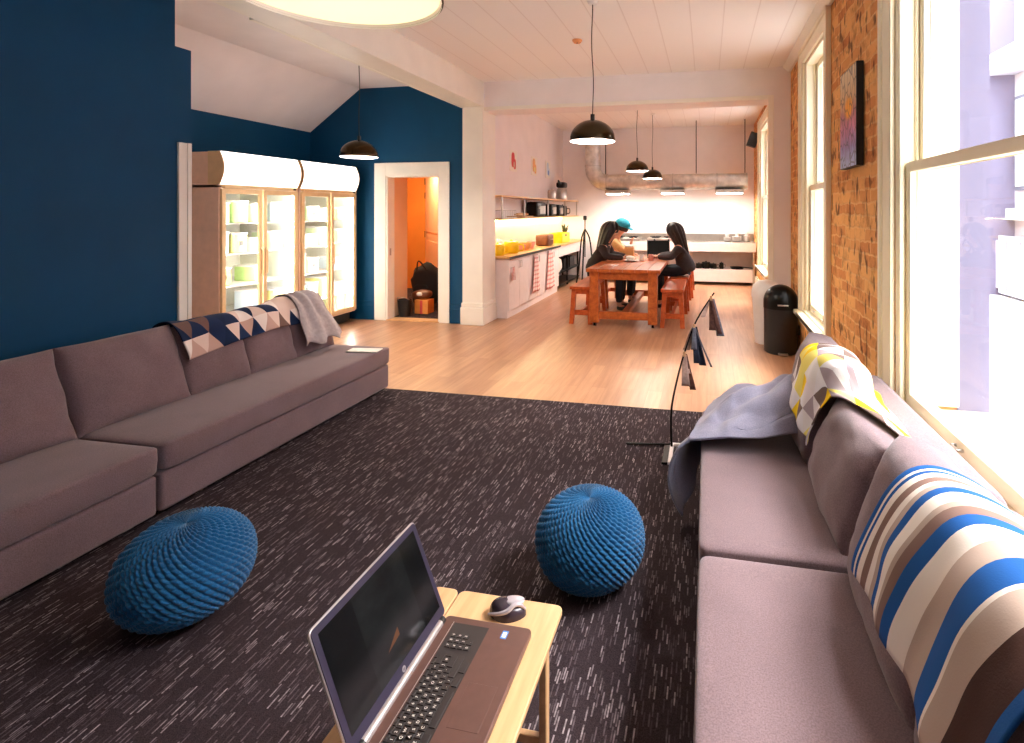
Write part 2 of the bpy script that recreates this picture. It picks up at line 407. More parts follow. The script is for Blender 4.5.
def copy_tree(o, parent=None):
    c = o.copy(); COL.objects.link(c)
    if parent: c.parent = parent
    for ch in list(o.children): copy_tree(ch, c)
    return c
def dup(root, loc, rotz, label, group=None):
    r = copy_tree(root); r.location = loc; r.rotation_euler = (0, 0, rotz); r['label'] = label
    if group: r['group'] = group
    return r
def catmull(pts, t):
    n = len(pts)-1; x = max(0, min(n-1e-6, t*n)); i = int(x); f = x-i
    P = [Vector(pts[max(0, min(n, k))]) for k in (i-1, i, i+1, i+2)]
    return .5*((2*P[1])+(-P[0]+P[2])*f+(2*P[0]-5*P[1]+4*P[2]-P[3])*f*f+(-P[0]+3*P[1]-3*P[2]+P[3])*f**3)
def curve(pts, n): return [catmull(pts, i/n) for i in range(n+1)]
def rotm(ax, ang): return Matrix.Rotation(math.radians(ang), 3, ax)

# ------------------------------------------------------------------ camera
FPX, PPX, PPY, CAMH = 525.0, 600.0, 210.0, 1.57
TH = math.atan(107/FPX)
cam = bpy.data.cameras.new('camera'); co = bpy.data.objects.new('camera', cam); COL.objects.link(co); SC.camera = co
cam.sensor_fit = 'HORIZONTAL'; cam.sensor_width = 36; cam.lens = FPX/1024*36
cam.shift_x = (512-PPX)/1024; cam.shift_y = -(371.5-PPY)/1024; cam.clip_start = .05
co.location = (0, 0, CAMH); co.rotation_euler = (PI/2, 0, TH)

# ------------------------------------------------------------------ setting
ZC = 3.32; YH = 6.73; YB = 11.85; YS = -1.7; XR = 1.0; XL = -3.75; KXL = -3.3; KZ = 3.43
struct(MB().box(-7.5, 1.35, YS-.2, 13, -.2, 0).build('floor', 'floor_wood', smooth=False))
struct(MB().box(XL, XR, YS, 4.13, .001, .009).build('carpet', 'carpet', smooth=False))

wins = [(.80, 3.11), (4.76, 5.79), (8.95, 10.45)]   # clear openings along the brick wall
WZ0, WZ1, WZM = .53, 3.10, 1.80
def wall_right():
    b = MB(); y = YS-.2
    for (a, c) in wins:
        b.box(XR, 1.44, y, a, 0, 3.6); b.box(XR, 1.44, a, c, 0, WZ0-.03); b.box(XR, 1.44, a, c, WZ1, 3.6); y = c
    b.box(XR, 1.44, y, YB+.2, 0, 3.6)
    return b
struct(wall_right().build('wall_right', 'brick', smooth=False))
struct(MB().prism([(YS-.2,0),(3.21,0),(3.21,2.75),(3.09,2.75),(3.09,ZC),(YS-.2,ZC)], 0, XL-.16, XL).build('wall_left', 'blue_wall_paint', smooth=False))
struct(MB().box(-4, 1.38, YS-.2, YS, 0, 3.6).build('wall_rear', 'white_wall_paint', smooth=False))
struct(MB().box(-5.9, -5.73, 3.05, YH+.15, 0, 2.9).build('wall_annex_side', 'blue_wall_paint', smooth=False))
struct(MB().box(-5.9, XL-.15, 2.9, 3.05, 0, 3.5).build('wall_annex_near', 'white_wall_paint', smooth=False))  # unseen wall, made white to bounce light onto the fridge side
# door wall with opening
DX0, DX1, DZ = -4.48, -3.65, 2.06
b = MB(); b.box(-5.9, DX0, YH, YH+.15, 0, 3.6); b.box(DX1, -3.28, YH, YH+.15, 0, 3.6); b.box(DX0, DX1, YH, YH+.15, DZ, 3.6)
struct(b.build('wall_annex_end', 'blue_wall_paint', smooth=False))
# header over kitchen opening, column, right nib
b = MB(); b.box(-2.99, .80, YH, YH+.39, 2.93, 3.7); b.box(.80, 1.0, YH, YH+.39, 0, 3.7)
struct(b.build('wall_kitchen_header', 'white_wall_paint', smooth=False))
b = MB(); b.box(-3.29, -2.99, YH-.05, YH+.39, 0, 2.98)
struct(b.build('column', 'white_gloss_paint', bevel=.006))
b = MB(); b.box(-3.31, -2.97, YH-.075, YH+.40, 0, .24); b.box(-3.30, -2.98, YH-.065, YH+.40, .24, .30)
struct(b.build('trim_1', 'white_gloss_paint', bevel=.008))
# kitchen shell
struct(MB().box(KXL-.2, KXL, YH+.39, YB+.2, 0, 3.7).build('wall_kitchen_left', 'white_wall_paint', smooth=False))
struct(MB().box(KXL-.2, 1.38, YB, YB+.2, 0, 3.7).build('wall_kitchen_end', 'white_wall_paint', smooth=False))
struct(MB().box(KXL-.1, 1.38, YH+.2, YB+.2, KZ, KZ+.15).build('ceiling_kitchen', 'ceiling_boards', smooth=False))
# ceilings
struct(MB().box(XL-.1, XR+.1, YS-.2, YH+.05, ZC, ZC+.15).build('ceiling', 'ceiling_boards', smooth=False))
b = MB(); b.prism([(-5.75,2.70),(-4.90,ZC),(XL-.02,ZC),(XL-.02,ZC+.15),(-4.95,ZC+.15),(-5.9,2.80)], 1, 2.9, YH+.05)
struct(b.build('ceiling_annex', 'white_wall_paint', smooth=False))
b = MB(); b.box(-3.29, -2.99, YS, YH, 2.98, ZC+.02)
struct(b.build('beam', 'white_gloss_paint', bevel=.008))
b = MB(); b.box(-5.73, -4.66, YH-.018, YH+.01, 0, .2); b.box(-5.73, -4.66, YH-.012, YH+.01, .2, .26); b.box(-3.50, -3.31, YH-.018, YH+.01, 0, .2); b.box(-3.50, -3.31, YH-.012, YH+.01, .2, .26)
struct(b.build('baseboard_annex', 'blue_wall_paint', bevel=.004))
# crown along brick wall, kitchen skirting, annex moulding, white post at end of blue wall
b = MB(); b.prism([(XR,ZC-.07),(XR,ZC+.01),(XR-.09,ZC+.01),(XR-.09,ZC-.012),(XR-.03,ZC-.07)], 1, YS, YH)
struct(b.build('trim_2', 'white_gloss_paint', smooth=False))
struct(MB().box(.965, 1.0, YH+.4, YB-.65, 0, .22).build('baseboard_kitchen', 'cream_paint', bevel=.006))
b = MB(); b.prism([(-3.29,2.98),(-3.29,ZC),(-3.44,ZC),(-3.44,ZC-.05),(-3.36,ZC-.1),(-3.33,2.98)], 1, 3.3, YH)
struct(b.build('trim_3', 'white_gloss_paint', smooth=False))
b = MB(); b.box(XL-.01, XL+.018, 3.105, 3.195, 0, 2.06); b.box(XL-.01, XL+.026, 3.165, 3.195, 0, 2.06)
struct(b.build('trim_4', 'white_gloss_paint', bevel=.003))
# picture-frame opening edge of the kitchen header
b = MB(); b.box(.74, .80, YH-.012, YH+.0, 0, 2.93); b.box(-2.99, .80, YH-.012, YH, 2.93, 2.98)
struct(b.build('trim_5', 'white_gloss_paint', bevel=.003))

# doorway frame + corridor behind
d = struct(MB().box(DX0-.18, DX0, YH-.025, YH+.0, 0, DZ+.18).box(DX1, DX1+.15, YH-.025, YH, 0, DZ+.18).box(DX0, DX1, YH-.025, YH, DZ, DZ+.18)
    .box(DX0-.01, DX0+.025, YH-.01, YH+.16, 0, DZ).box(DX1-.025, DX1+.01, YH-.01, YH+.16, 0, DZ).box(DX0, DX1, YH-.01, YH+.16, DZ-.025, DZ+.01).build('door_1', 'white_gloss_paint', bevel=.005))
MB().box(DX0+.024, DX0+.03, YH+.04, YH+.07, .92, 1.02).build('strike_plate', 'steel', d)
MB().box(DX0, DX1, YH-.01, YH+.16, .0, .014).build('threshold', 'bamboo', d)
struct(MB().box(-6.6, -3.53, YH+.15, 9.6, .001, .012).build('carpet_corridor', 'carpet', smooth=False))
struct(MB().box(DX0-.25, DX0-.005, YH+.15, 7.27, 0, 2.6).build('wall_corridor_left', 'peach_paint', smooth=False))
b = MB(); b.box(-6.7, -3.53, 9.5, 9.6, 0, 2.7); b.box(-3.60, -3.53, YH+.15, 9.6, 0, 2.7); b.box(-6.7, -6.6, YH+.15, 9.6, 0, 2.7); b.box(-6.7, DX0-.25, 7.2, 7.27, 0, 2.7)
struct(b.build('wall_corridor', 'orange_wall_paint', smooth=False))
struct(MB().box(-6.7, -3.53, YH+.15, 9.6, 2.5, 2.6).build('ceiling_corridor', 'peach_paint', smooth=False))
# open door leaf seen at an angle inside the corridor
p0 = Vector((-5.36, 9.35, 0)); p1 = Vector((-4.42, 8.18, 0)); ang = math.atan2(p1.y-p0.y, p1.x-p0.x); L = (p1-p0).length
d = thing('door', 'white panel door standing open inside the orange corridor', 'door', p0, ang)
MB().box(0, L, -.02, .02, .02, 2.2).box(.12, L-.12, -.026, .026, 1.15, 2.05).box(.12, L-.12, -.026, .026, .2, 1.0).build('door_leaf', 'peach_paint', d, bevel=.006)
for z in (.35, 1.1, 1.85, 2.12): MB().cyl(-.005, -.02, z-.06, z+.06, .014, n=10).build('hinge', 'black_metal', d)

# ------------------------------------------------------------------ windows
def window(name, y0, y1, latch=True):
    w = struct(MB().box(XR-.03, XR, y0-.15, y0-.0, WZ0-.05, WZ1+.15).box(XR-.03, XR, y1, y1+.15, WZ0-.05, WZ1+.15).box(XR-.03, XR, y0, y1, WZ1, WZ1+.15)
        .box(XR-.045, XR-.0, y0-.155, y0-.115, WZ0-.05, WZ1+.16).box(XR-.045, XR, y1+.115, y1+.155, WZ0-.05, WZ1+.16).box(XR-.045, XR, y0-.155, y1+.155, WZ1+.115, WZ1+.16)
        .box(XR-.0, 1.30, y0, y0+.03, WZ0, WZ1).box(XR-.0, 1.30, y1-.03, y1, WZ0, WZ1).box(XR, 1.30, y0, y1, WZ1-.03, WZ1)
        .box(XR+.005, XR+.03, y0+.03, y0+.05, WZ0, WZ1-.03).box(XR+.005, XR+.03, y1-.05, y1-.03, WZ0, WZ1-.03)
        .box(XR+.085, XR+.10, y0+.03, y0+.05, WZ0, WZ1-.03).box(XR+.085, XR+.10, y1-.05, y1-.03, WZ0, WZ1-.03).build(name, 'cream_paint', bevel=.006))
    def sash(nm, x, za, zb):
        s = MB().box(x, x+.04, y0+.03, y0+.085, za, zb).box(x, x+.04, y1-.085, y1-.03, za, zb).box(x, x+.04, y0+.085, y1-.085, za, za+(.075 if nm == 'lower_sash' else .045)).box(x, x+.04, y0+.085, y1-.085, zb-.05, zb).build(nm, 'cream_paint', w, bevel=.005)
        MB().box(x+.017, x+.023, y0+.085, y1-.085, za+.03, zb-.04).build('pane', 'window_glass', s, smooth=False)
        return s
    MB().box(1.30, 1.45, y0-.001, y0+.012, WZ0-.03, WZ1+.001).box(1.30, 1.45, y1-.012, y1+.001, WZ0-.03, WZ1+.001).box(1.30, 1.45, y0, y1, WZ1-.012, WZ1+.001).build('outer_reveal', 'lavender_render', w, smooth=False)
    lo = sash('lower_sash', XR+.04, WZ0, WZM+.02); sash('upper_sash', XR+.105, WZM-.02, WZ1-.03)
    MB().box(XR-.09, 1.46, y0-.0, y1+.0, WZ0-.07, WZ0-.02).box(XR-.09, XR+.0, y0-.19, y1+.19, WZ0-.07, WZ0-.025).box(XR-.02, XR+.2, y0, y1, WZ0-.025, WZ0).box(XR-.035, XR, y0-.15, y1+.15, WZ0-.15, WZ0-.07).build('window_sill', 'cream_paint', w, bevel=.008)
    ym = (y0+y1)/2
    MB().box(XR+.03, XR+.07, ym-.03, ym+.03, WZM+.02, WZM+.032).tube([(XR+.05, ym-.03, WZM+.04), (XR+.045, ym+.05, WZM+.045)], .007, 8).build('latch', 'steel', w)
    for k in (.28, .72):
        yk = y0+(y1-y0)*k; MB().tube([(XR+.04, yk-.03, WZ0+.04), (XR+.02, yk-.03, WZ0+.04), (XR+.02, yk+.03, WZ0+.04), (XR+.04, yk+.03, WZ0+.04)], .006, 8).build('sash_lift', 'steel', w)
    return w
for i, (a, c) in enumerate(wins): window('window_%d' % (i+1), a, c)

# neighbouring house seen through the big window
nb = thing('neighbour_building', 'pale rendered building with lavender pier outside the large window', 'building', (3.6, 6, -3))
MB().box(1.6, 2.2, -12, 14, 0, 8.5).build('wall', 'outside_white', nb, smooth=False)
MB().box(1.2, 1.7, 4.3, 5.7, 0, 12).build('pier', 'lavender_render', nb, bevel=.01)
for y in (-5.6, -3.4, -1.2, 3.1): 
    f = MB().box(1.54, 1.62, y, y+1.1, 4.9, 6.5).build('window', 'outside_grey', nb, bevel=.01)
    MB().box(1.52, 1.545, y+.07, y+.53, 4.97, 6.43).box(1.52, 1.545, y+.57, y+1.03, 4.97, 6.43).build('pane', 'pale_blue_plastic', f)
MB().box(1.0, 1.62, -9, 4.3, 6.9, 7.05).box(.95, 1.05, -9, 4.3, 7.05, 7.12).build('ledge', 'outside_white', nb, bevel=.01)
MB().box(1.45, 1.62, -9, 4.3, 4.4, 4.6).build('sill_band', 'outside_white', nb, bevel=.01)
fe = thing('balcony_fence', 'white slotted balustrade across the terrace outside the window', 'fence', (4.9, 5.6, .1))
MB().box(0, .06, -4.5, 4.6, .95, 1.03).box(0, .06, -4.5, 4.6, .05, .12).build('rail', 'outside_white', fe, bevel=.008)
for k in range(23):
    MB().box(.01, .05, -4.4+k*.4, -4.4+k*.4+.34, .12, .95).build('panel', 'outside_white', fe, bevel=.006)
MB().box(.05, .06, -4.5, 4.6, .12, .95).build('backing', 'outside_grey', fe)
MB().box(1.46, 5.2, -4, 14, -.1, .1).build('terrace', 'terrace_grey'); struct(bpy.data.objects['terrace'])

# ------------------------------------------------------------------ sofas
def sofa(name, label, origin, side, length, cush, seat_h=.39, depth=1.0, legs_far=True, leg_near=True):
    """Local frame: x from 0 (front) to depth (wall); y along the sofa.  side=+1 wall on +x, -1 wall on -x"""
    t = thing('sofa', label, 'sofa', origin)
    S = lambda x0, x1: (min(side*x0, side*x1), max(side*x0, side*x1))
    MB().box(*S(.02, depth-.03), .006, length-.006, .04, .238).build('base', 'sofa_fabric', t, bevel=.018, seg=3)
    b = MB(); x0, x1 = S(0, depth-.22)
    b.superq(((x0+x1)/2, length/2, (.245+seat_h)/2), (x1-x0, length-.012, seat_h-.24), .16, .06, 60, 20, wob=.006, seed=length)
    b.build('seat_cushion', 'sofa_fabric', t)
    MB().box(*S(depth-.24, depth-.02), .01, length-.01, .235, .66).build('backrest', 'sofa_fabric', t, bevel=.05, seg=4)
    for y in ([.1] if leg_near else [])+([length-.1] if legs_far else []):
        for xx in (.1, depth-.12):
            cx = side*xx; MB().tube([(cx, y, .0), (cx, y, .06)], [.03, .04], 4).build('leg', 'black_plastic', t)
    for k, (ya, yb, tilt, ztop, xb, th) in enumerate(cush):
        h = ztop-seat_h+.03
        # lean the cushion back against the backrest
        m = rotm('Y', side*tilt)
        cx = side*(xb+.10+h/2*math.sin(math.radians(tilt))); cz = seat_h-.02+h/2*math.cos(math.radians(tilt))
        b = MB(); b.cushion((cx, (ya+yb)/2, cz), th, yb-ya+.012, h/math.cos(math.radians(tilt))*1.0, m, k*1.7+length)
        b.build('back_cushion', 'sofa_fabric', t, angle=60)
    return t
L1 = sofa('sofa', 'long brown-grey sofa section along blue wall under dark triangle blanket', (-2.68, 2.15, 0), -1, 1.95,
     [(.0, .60, 20, .82, .50, .25), (.60, 1.05, 20, .80, .50, .24), (1.05, 1.48, 20, .80, .50, .24), (1.48, 1.92, 20, .82, .50, .24)], depth=1.06)
L2 = sofa('sofa', 'near brown-grey sofa section along blue wall beside the left blue pouf', (-2.68, .25, 0), -1, 1.895,
     [(.0, .62, 20, .80, .50, .25), (.63, 1.24, 20, .80, .50, .25), (1.25, 1.88, 20, .82, .50, .25)], depth=1.06)
R1 = sofa('sofa', 'grey sofa section below brick wall with lilac blanket on its far end', (-.03, 1.87, 0), 1, 1.32,
     [(.06, .66, 22, .74, .45, .25), (.70, 1.28, 12, .86, .45, .25)])
R2 = sofa('sofa', 'nearest grey sofa section below large window under striped blanket', (-.03, -.05, 0), 1, 1.91,
     [(.12, .72, 20, .82, .45, .26), (.74, 1.34, 20, .82, .45, .26), (1.36, 1.91, 20, .82, .45, .26)])

# ------------------------------------------------------------------ blankets
from mathutils.bvhtree import BVHTree
def bvh_of(objs):
    vs, fs = [], []
    for o in objs:
        off = o.parent.location if o.parent else Vector((0, 0, 0)); k = len(vs)
        vs += [v.co+off for v in o.data.vertices]; fs += [tuple(i+k for i in p.vertices) for p in o.data.polygons]
    return BVHTree.FromPolygons(vs, fs)
def kids(t, *names): return [c for c in t.children if c.name.split('.')[0] in names]
def drape(bvh, cx, cz, a0, a1, y0, y1, nu, nv, off=.016, amp=.006, seed=0, y_of=None, a_of=None):
    """cloth wrapped round what lies below: rays from outside towards the axis (cx, cz); angles measured from +x, in degrees"""
    P = [[None]*(nu+1) for _ in range(nv+1)]; ys = [[0]*(nu+1) for _ in range(nv+1)]; ths = [[0]*(nu+1) for _ in range(nv+1)]
    for j in range(nv+1):
        for i in range(nu+1):
            u, v = i/nu, j/nv; y = y_of(u, v) if y_of else y0+(y1-y0)*u; th = math.radians(a_of(u, v) if a_of else a0+(a1-a0)*v)
            d = Vector((math.cos(th), 0, math.sin(th))); best = 0
            for dy in (-.09, -.06, -.03, 0, .03, .06, .09):
                h = bvh.ray_cast(Vector((cx, y+dy, cz))+d*1.0, -d, 1.0)
                if h[0] is not None: best = max(best, 1.0-h[3]-abs(dy)*.12)
            P[j][i] = best; ys[j][i] = y; ths[j][i] = th
    for _ in range(5):
        Q = [r[:] for r in P]
        for j in range(nv+1):
            for i in range(nu+1):
                nb_ = [P[jj][ii] for jj in range(max(0, j-1), min(nv, j+1)+1) for ii in range(max(0, i-1), min(nu, i+1)+1) if P[jj][ii] > 0]
                if nb_: Q[j][i] = max(P[j][i]-.002, sum(nb_)/len(nb_))
        P = Q
    def fn(u, v):
        i, j = min(nu, int(round(u*nu))), min(nv, int(round(v*nv))); th = ths[j][i]
        w = amp*(1+math.sin(u*17+v*4+seed)+.8*noise.noise(Vector((u*6+seed, v*6, seed))))
        r = P[j][i]+off+w
        return Vector((cx+r*math.cos(th), ys[j][i]+.012*noise.noise(Vector((v*5, seed, u*2))), cz+r*math.sin(th)))
    return fn
bl = bvh_of(kids(L1, 'back_cushion', 'backrest', 'seat_cushion'))
o = MB().grid(drape(bl, -3.42, .56, 22, 150, 2.74, 3.70, 96, 44, seed=1.3, a_of=lambda u, v: 16+12*math.sin(u*2.2)+(140-16)*v), 96, 44).build('triangle_blanket', 'triangle_blanket', solid=.006)
tag(o, 'navy, brown and pale triangle patterned blanket folded over left sofa cushions', 'blanket')
# plain grey throw slung over the last cushion down to the seat
gf = drape(bl, -3.40, .52, -8, 150, 3.66, 4.02, 60, 60, off=.024, amp=.011, seed=5.1, y_of=lambda u, v: 3.845+(u-.5)*(.46-.16*min(1, v*2.2)))
def gfn(u, v):
    p = gf(u, v); k = max(0, .35-v)/.35
    p.x += k*(.05+.03*math.sin(u*16+2)); p.z = max(p.z+.02*k*math.sin(u*13), .41); return p
o = MB().grid(gfn, 60, 60).build('grey_throw', 'grey_blanket_left', solid=.008)
tag(o, 'pale grey throw slung over the last cushion of the left sofa', 'blanket')
o = MB().box(-.13, .13, -.055, .055, 0, .008).build('paper_leaflet', 'paper_white', bevel=.002); o.location = (-2.80, 3.90, .396); o.rotation_euler = (0, 0, .15)
tag(o, 'thin pale leaflet lying on the left sofa seat end', 'leaflet')
# yellow triangle blanket over the far cushion, trailing along the backrest behind the slumped cushion
br_ = bvh_of(kids(R1, 'back_cushion', 'backrest', 'seat_cushion'))
o = MB().grid(drape(br_, .66, .54, 176, 40, 3.05, 2.52, 64, 64, off=.016, amp=.006, seed=2.2,
    y_of=lambda u, v: 2.85-.40*u-.62*u*max(0, v-.42)/.58, a_of=lambda u, v: 158+24*u-(120)*v-18*u*min(1, v*3)*(1-v)), 64, 64).build('yellow_blanket', 'yellow_triangle_blanket', solid=.006)
tag(o, 'yellow, white and grey triangle patterned blanket over the far right cushion', 'blanket')
br2 = bvh_of(kids(R2, 'back_cushion', 'backrest', 'seat_cushion'))
o = MB().grid(drape(br2, .70, .52, 178, 35, 1.63, .95, 110, 44, off=.014, amp=.006, seed=7.7), 110, 44).build('striped_blanket', 'striped_blanket', solid=.006)
tag(o, 'blue, white and taupe striped blanket over the nearest sofa cushion', 'blanket')
# right: lilac blanket heaped on the far end of the seat and hanging over the front
def lfn(u, v):
    # u: from the hem hanging down the front, over the seat edge, to the cushion; v: near to far
    y0 = 2.64+.02*math.sin(u*9); y = y0+.58*v; s = u*1.2
    if s < .40:
        k = s/.40; hem = .05+.37*v**.85; xl = -.045+.115*v**1.2
        x = xl-(.02+.085*(1-v))*math.sin(PI*(.12+.8*k))-.014*math.sin(v*20+1)*(1-k*.6)*(1-v); z = hem+(.42-hem)*k
    else:
        k = (s-.40)/.80; xl = -.055+.115*v**1.2; x = xl+(.585-xl)*k; z = .415
    kk = max(0, (s-.34)/.86)
    hump = min(1, kk*3.4)**.9*(1-max(0, kk-.86)/.14*.75)*math.sin(PI*min(1, .04+.86*v))**.55
    z += hump*(.135+.06*kk+.075*math.exp(-((kk-.80)/.16)**2))
    w = Vector((x*3.4, y*3.4, 1.7))
    f = .050*noise.noise(w)+.03*abs(noise.noise(w*2.1+Vector((3, 1, 0))))+.016*math.sin(x*20-y*26+5*noise.noise(w*.8))
    edge = min(1, v*4)*min(1, (1-v)*6+.3)
    if s >= .36: z += f*edge*min(1, (s-.36)*8)
    else: x -= abs(f)*.5*(1-v)
    y += .05*noise.noise(Vector((x*4, v*3, 4)))*(1 if v > .08 else .2)-.05*hump*math.sin(PI*v)
    z = max(z, .03 if s < .36 else .408)
    return Vector((x, y, z))
o = MB().grid(lfn, 110, 90).build('lilac_blanket', 'lilac_blanket', solid=.012)
tag(o, 'crumpled plain lilac-grey blanket heaped on the far end of right sofa', 'blanket')

# ------------------------------------------------------------------ poufs
def pouf_mesh(r, h):
    b = MB(); nu, nv, N, ROWS = 520, 200, 26, 27
    vs = []; fs = []
    for j in range(nv+1):
        ph = -PI/2+PI*j/nv
        rr = r*abs(math.cos(ph))**.90; z = h*math.copysign(abs(math.sin(ph))**.95, math.sin(ph)); cs = abs(math.cos(ph))
        for i in range(nu):
            t = 2*PI*i/nu; row = ROWS*(ph+PI/2)
            a = N*(t+.75*ph)
            # chunky knit: staggered stitches with deep gaps, drawn together at the crown
            rib = abs(math.cos(a))**.6; par = int(math.floor(a/PI+.5)) % 2
            hgt = rib*(.38+.62*abs(math.cos(row+par*PI/2))**.7)
            dsp = .013*min(1, cs*2.2+.05)*(hgt-.55)
            k = Vector((rr*math.cos(t), rr*math.sin(t), z)); nn = Vector((math.cos(t)*math.cos(ph)/r, math.sin(t)*math.cos(ph)/r, math.sin(ph)/h)).normalized()
            p = k+nn*dsp; p.z = max(p.z+h, .004) if j < nv/3 else p.z+h
            if j > nv*.94: p.z -= .012*(1-cs/.19) if cs < .19 else 0
            vs.append(p)
    for j in range(nv):
        for i in range(nu): fs.append((j*nu+i, j*nu+(i+1)%nu, (j+1)*nu+(i+1)%nu, (j+1)*nu+i))
    return b._add(vs, fs)
pf = pouf_mesh(.228, .178).build('knitted_pouf', 'pouf_wool', angle=180)
pf.location = (-.485, 2.17, .009); tag(pf, 'blue knitted pouf on carpet between the laptop table and right sofa', 'pouf', 'blue knitted poufs')
p2 = pf.copy(); COL.objects.link(p2); p2.location = (-1.985, 1.68, .009); p2.rotation_euler = (0, 0, 1.0)
p2['label'] = 'blue knitted pouf on carpet in front of the left sofa'

# ------------------------------------------------------------------ laptop table, laptop, mouse
TZ = .445
tb = thing('tray_table', 'low bamboo tray table carrying the open laptop and mouse', 'table', (-.80, .82, 0))
def rrect(x0, x1, y0, y1, r, n=5):
    out = []
    for cx, cy, a in ((x1-r, y1-r, 0), (x0+r, y1-r, 90), (x0+r, y0+r, 180), (x1-r, y0+r, 270)):
        for k in range(n+1):
            t = math.radians(a+90*k/n); out.append((cx+r*math.cos(t), cy+r*math.sin(t)))
    return out
MB().prism(rrect(.085, .40, 0, .625, .02), 2, TZ-.018, TZ-.002).build('tilting_panel', 'bamboo', tb, bevel=.003)
MB().prism(rrect(0, .081, 0, .625, .02), 2, TZ-.018, TZ-.002).build('side_panel', 'bamboo', tb, bevel=.003)
MB().box(.02, .38, .03, .05, TZ-.05, TZ-.018).box(.02, .38, .575, .595, TZ-.05, TZ-.018).box(.02, .04, .05, .575, TZ-.05, TZ-.018).box(.36, .38, .05, .575, TZ-.05, TZ-.018).build('frame', 'bamboo', tb, bevel=.003)
for x in (.03, .35):
    for y in (.055, .55):
        MB().box(x, x+.022, y, y+.03, .009, TZ-.018).build('leg', 'bamboo', tb, bevel=.004)
for y in (.06, .555): MB().box(.05, .352, y, y+.018, .1, .125).build('stretcher', 'bamboo', tb, bevel=.003)

LW, LD = .395, .245
lp = thing('laptop', 'open brown laptop with dark screen on the bamboo tray table', 'laptop', (-.697, .930, TZ-.002))
# local: x 0 (hinge) .. LD (front), y 0..LW
MB().prism(rrect(0, LD, 0, LW, .014), 2, .004, .02).build('body', 'laptop_brown', lp, bevel=.003, seg=3)
MB().box(.012, .20, .02, LW-.02, 0, .005).build('foot_pad', 'black_plastic', lp)
MB().tube([(-.002, .035, .022), (-.002, LW-.035, .022)], .010, 16).build('hinge_bar', 'laptop_silver', lp)
for y in (.022, LW-.036): MB().tube([(-.002, y, .022), (-.002, y+.014, .022)], .0105, 14).build('hinge', 'black_plastic', lp)
MB().box(.03, .0315, .02, LW-.02, .0195, .0206).build('speaker_strip', 'laptop_silver', lp)
kb = MB().box(.034, .132, .022, LW-.022, .0192, .0202).build('keyboard', 'key_black', lp)
def text_mesh(ch, size):
    cu = bpy.data.curves.new('glyph', 'FONT'); cu.body = ch; cu.size = size; cu.align_x = 'CENTER'; cu.align_y = 'CENTER'
    ob = bpy.data.objects.new('glyph', cu); COL.objects.link(ob); dg = bpy.context.evaluated_depsgraph_get(); dg.update()
    me = bpy.data.meshes.new_from_object(ob.evaluated_get(dg)); bpy.data.objects.remove(ob)
    vs = [v.co.copy() for v in me.vertices]; fs = [tuple(p.vertices) for p in me.polygons]; bpy.data.meshes.remove(me)
    return vs, fs
glyphs = {}
def key(cx, cy, wx, wy, ch):
    b = MB(); b.box(cx-wx/2, cx+wx/2, cy-wy/2, cy+wy/2, .0200, .0222)
    if ch:
        if ch not in glyphs: glyphs[ch] = text_mesh(ch, .009)
        vs, fs = glyphs[ch]; b.mat(1)
        # reader sits on the +x side: text up = -x, right = +y
        b._add([(cx-v.y, cy+v.x, .02235) for v in vs], fs)
    b.build('key', ['key_black', 'key_print'], kb, bevel=.0006, seg=1, smooth=False, fix=False)
rows = ["\u00ac1234567890-=", "QWERTYUIOP[]#", "ASDFGHJKL;'", "ZXCVBNM,./"]
px = .0163; ky0 = .032
xs = [.052, .069, .086, .103]
for r_, row in enumerate(rows):
    st = ky0+[0, .024, .029, .020][r_]
    if r_: key(xs[r_], ky0-.008+st/2-.002, .0142, st-ky0+.006, '')
    for i, ch in enumerate(row): key(xs[r_], st+i*px+px*.5, .0142, .0142, ch)
    end = st+len(row)*px
    key(xs[r_], (end+.275)/2, .0142, .275-end-.002, '')
for i in range(14): key(.0395, ky0+.008+i*.0175, .0075, .0155, '')
key(.121, ky0+.012, .0142, .026, ''); key(.121, ky0+.04, .0142, .022, ''); key(.121, ky0+.107, .0142, .086, ''); key(.121, ky0+.175, .0142, .024, ''); key(.121, ky0+.215, .0142, .03, '')
for r_, row in enumerate(["789", "456", "123", "0."]):
    for i, ch in enumerate(row): key(xs[r_] if r_ < 4 else .121, .296+i*px+px*.3, .0142, .0142, ch)
MB().box(.150, .222, .105, .215, .0196, .0203).build('touchpad', 'laptop_brown', lp, bevel=.001)
s_ = MB().box(.172, .188, LW-.047, LW-.022, .0197, .0204).build('sticker', 'sticker_blue', lp)
MB().box(.175, .185, LW-.043, LW-.027, .0204, .0206).build('sticker_print', 'paper_white', s_)
# lid, leaning back over the hinge
lid = bpy.data.objects.new('lid', None); 
LH = .262; tilt = 22
b = MB(); m = Matrix.Translation((-.002, 0, .022)) @ Matrix.Rotation(math.radians(-tilt), 4, 'Y')
def lidprism(poly, xa, xb):
    n = len(poly); vs = [m @ Vector((xa, p[0], p[1])) for p in poly]+[m @ Vector((xb, p[0], p[1])) for p in poly]
    return MB()._add(vs, [tuple(range(n)), tuple(range(2*n-1, n-1, -1))]+[(i, n+i, n+(i+1)%n, (i+1)%n) for i in range(n)])
lid = lidprism(rrect(0, LW, .004, LH, .012), -.007, -.001).build('lid', 'laptop_silver', lp, bevel=.002)
bz = lidprism(rrect(.003, LW-.003, .007, LH-.003, .010), -.0012, .001).build('bezel', 'laptop_bezel', lid, bevel=.0006)
b = MB(); b.grid(lambda u, v: m @ Vector((.0014, .018+(LW-.036)*u, .032+(LH-.05)*v)), 1, 1)
b.build('screen', 'laptop_screen', lid, smooth=False)
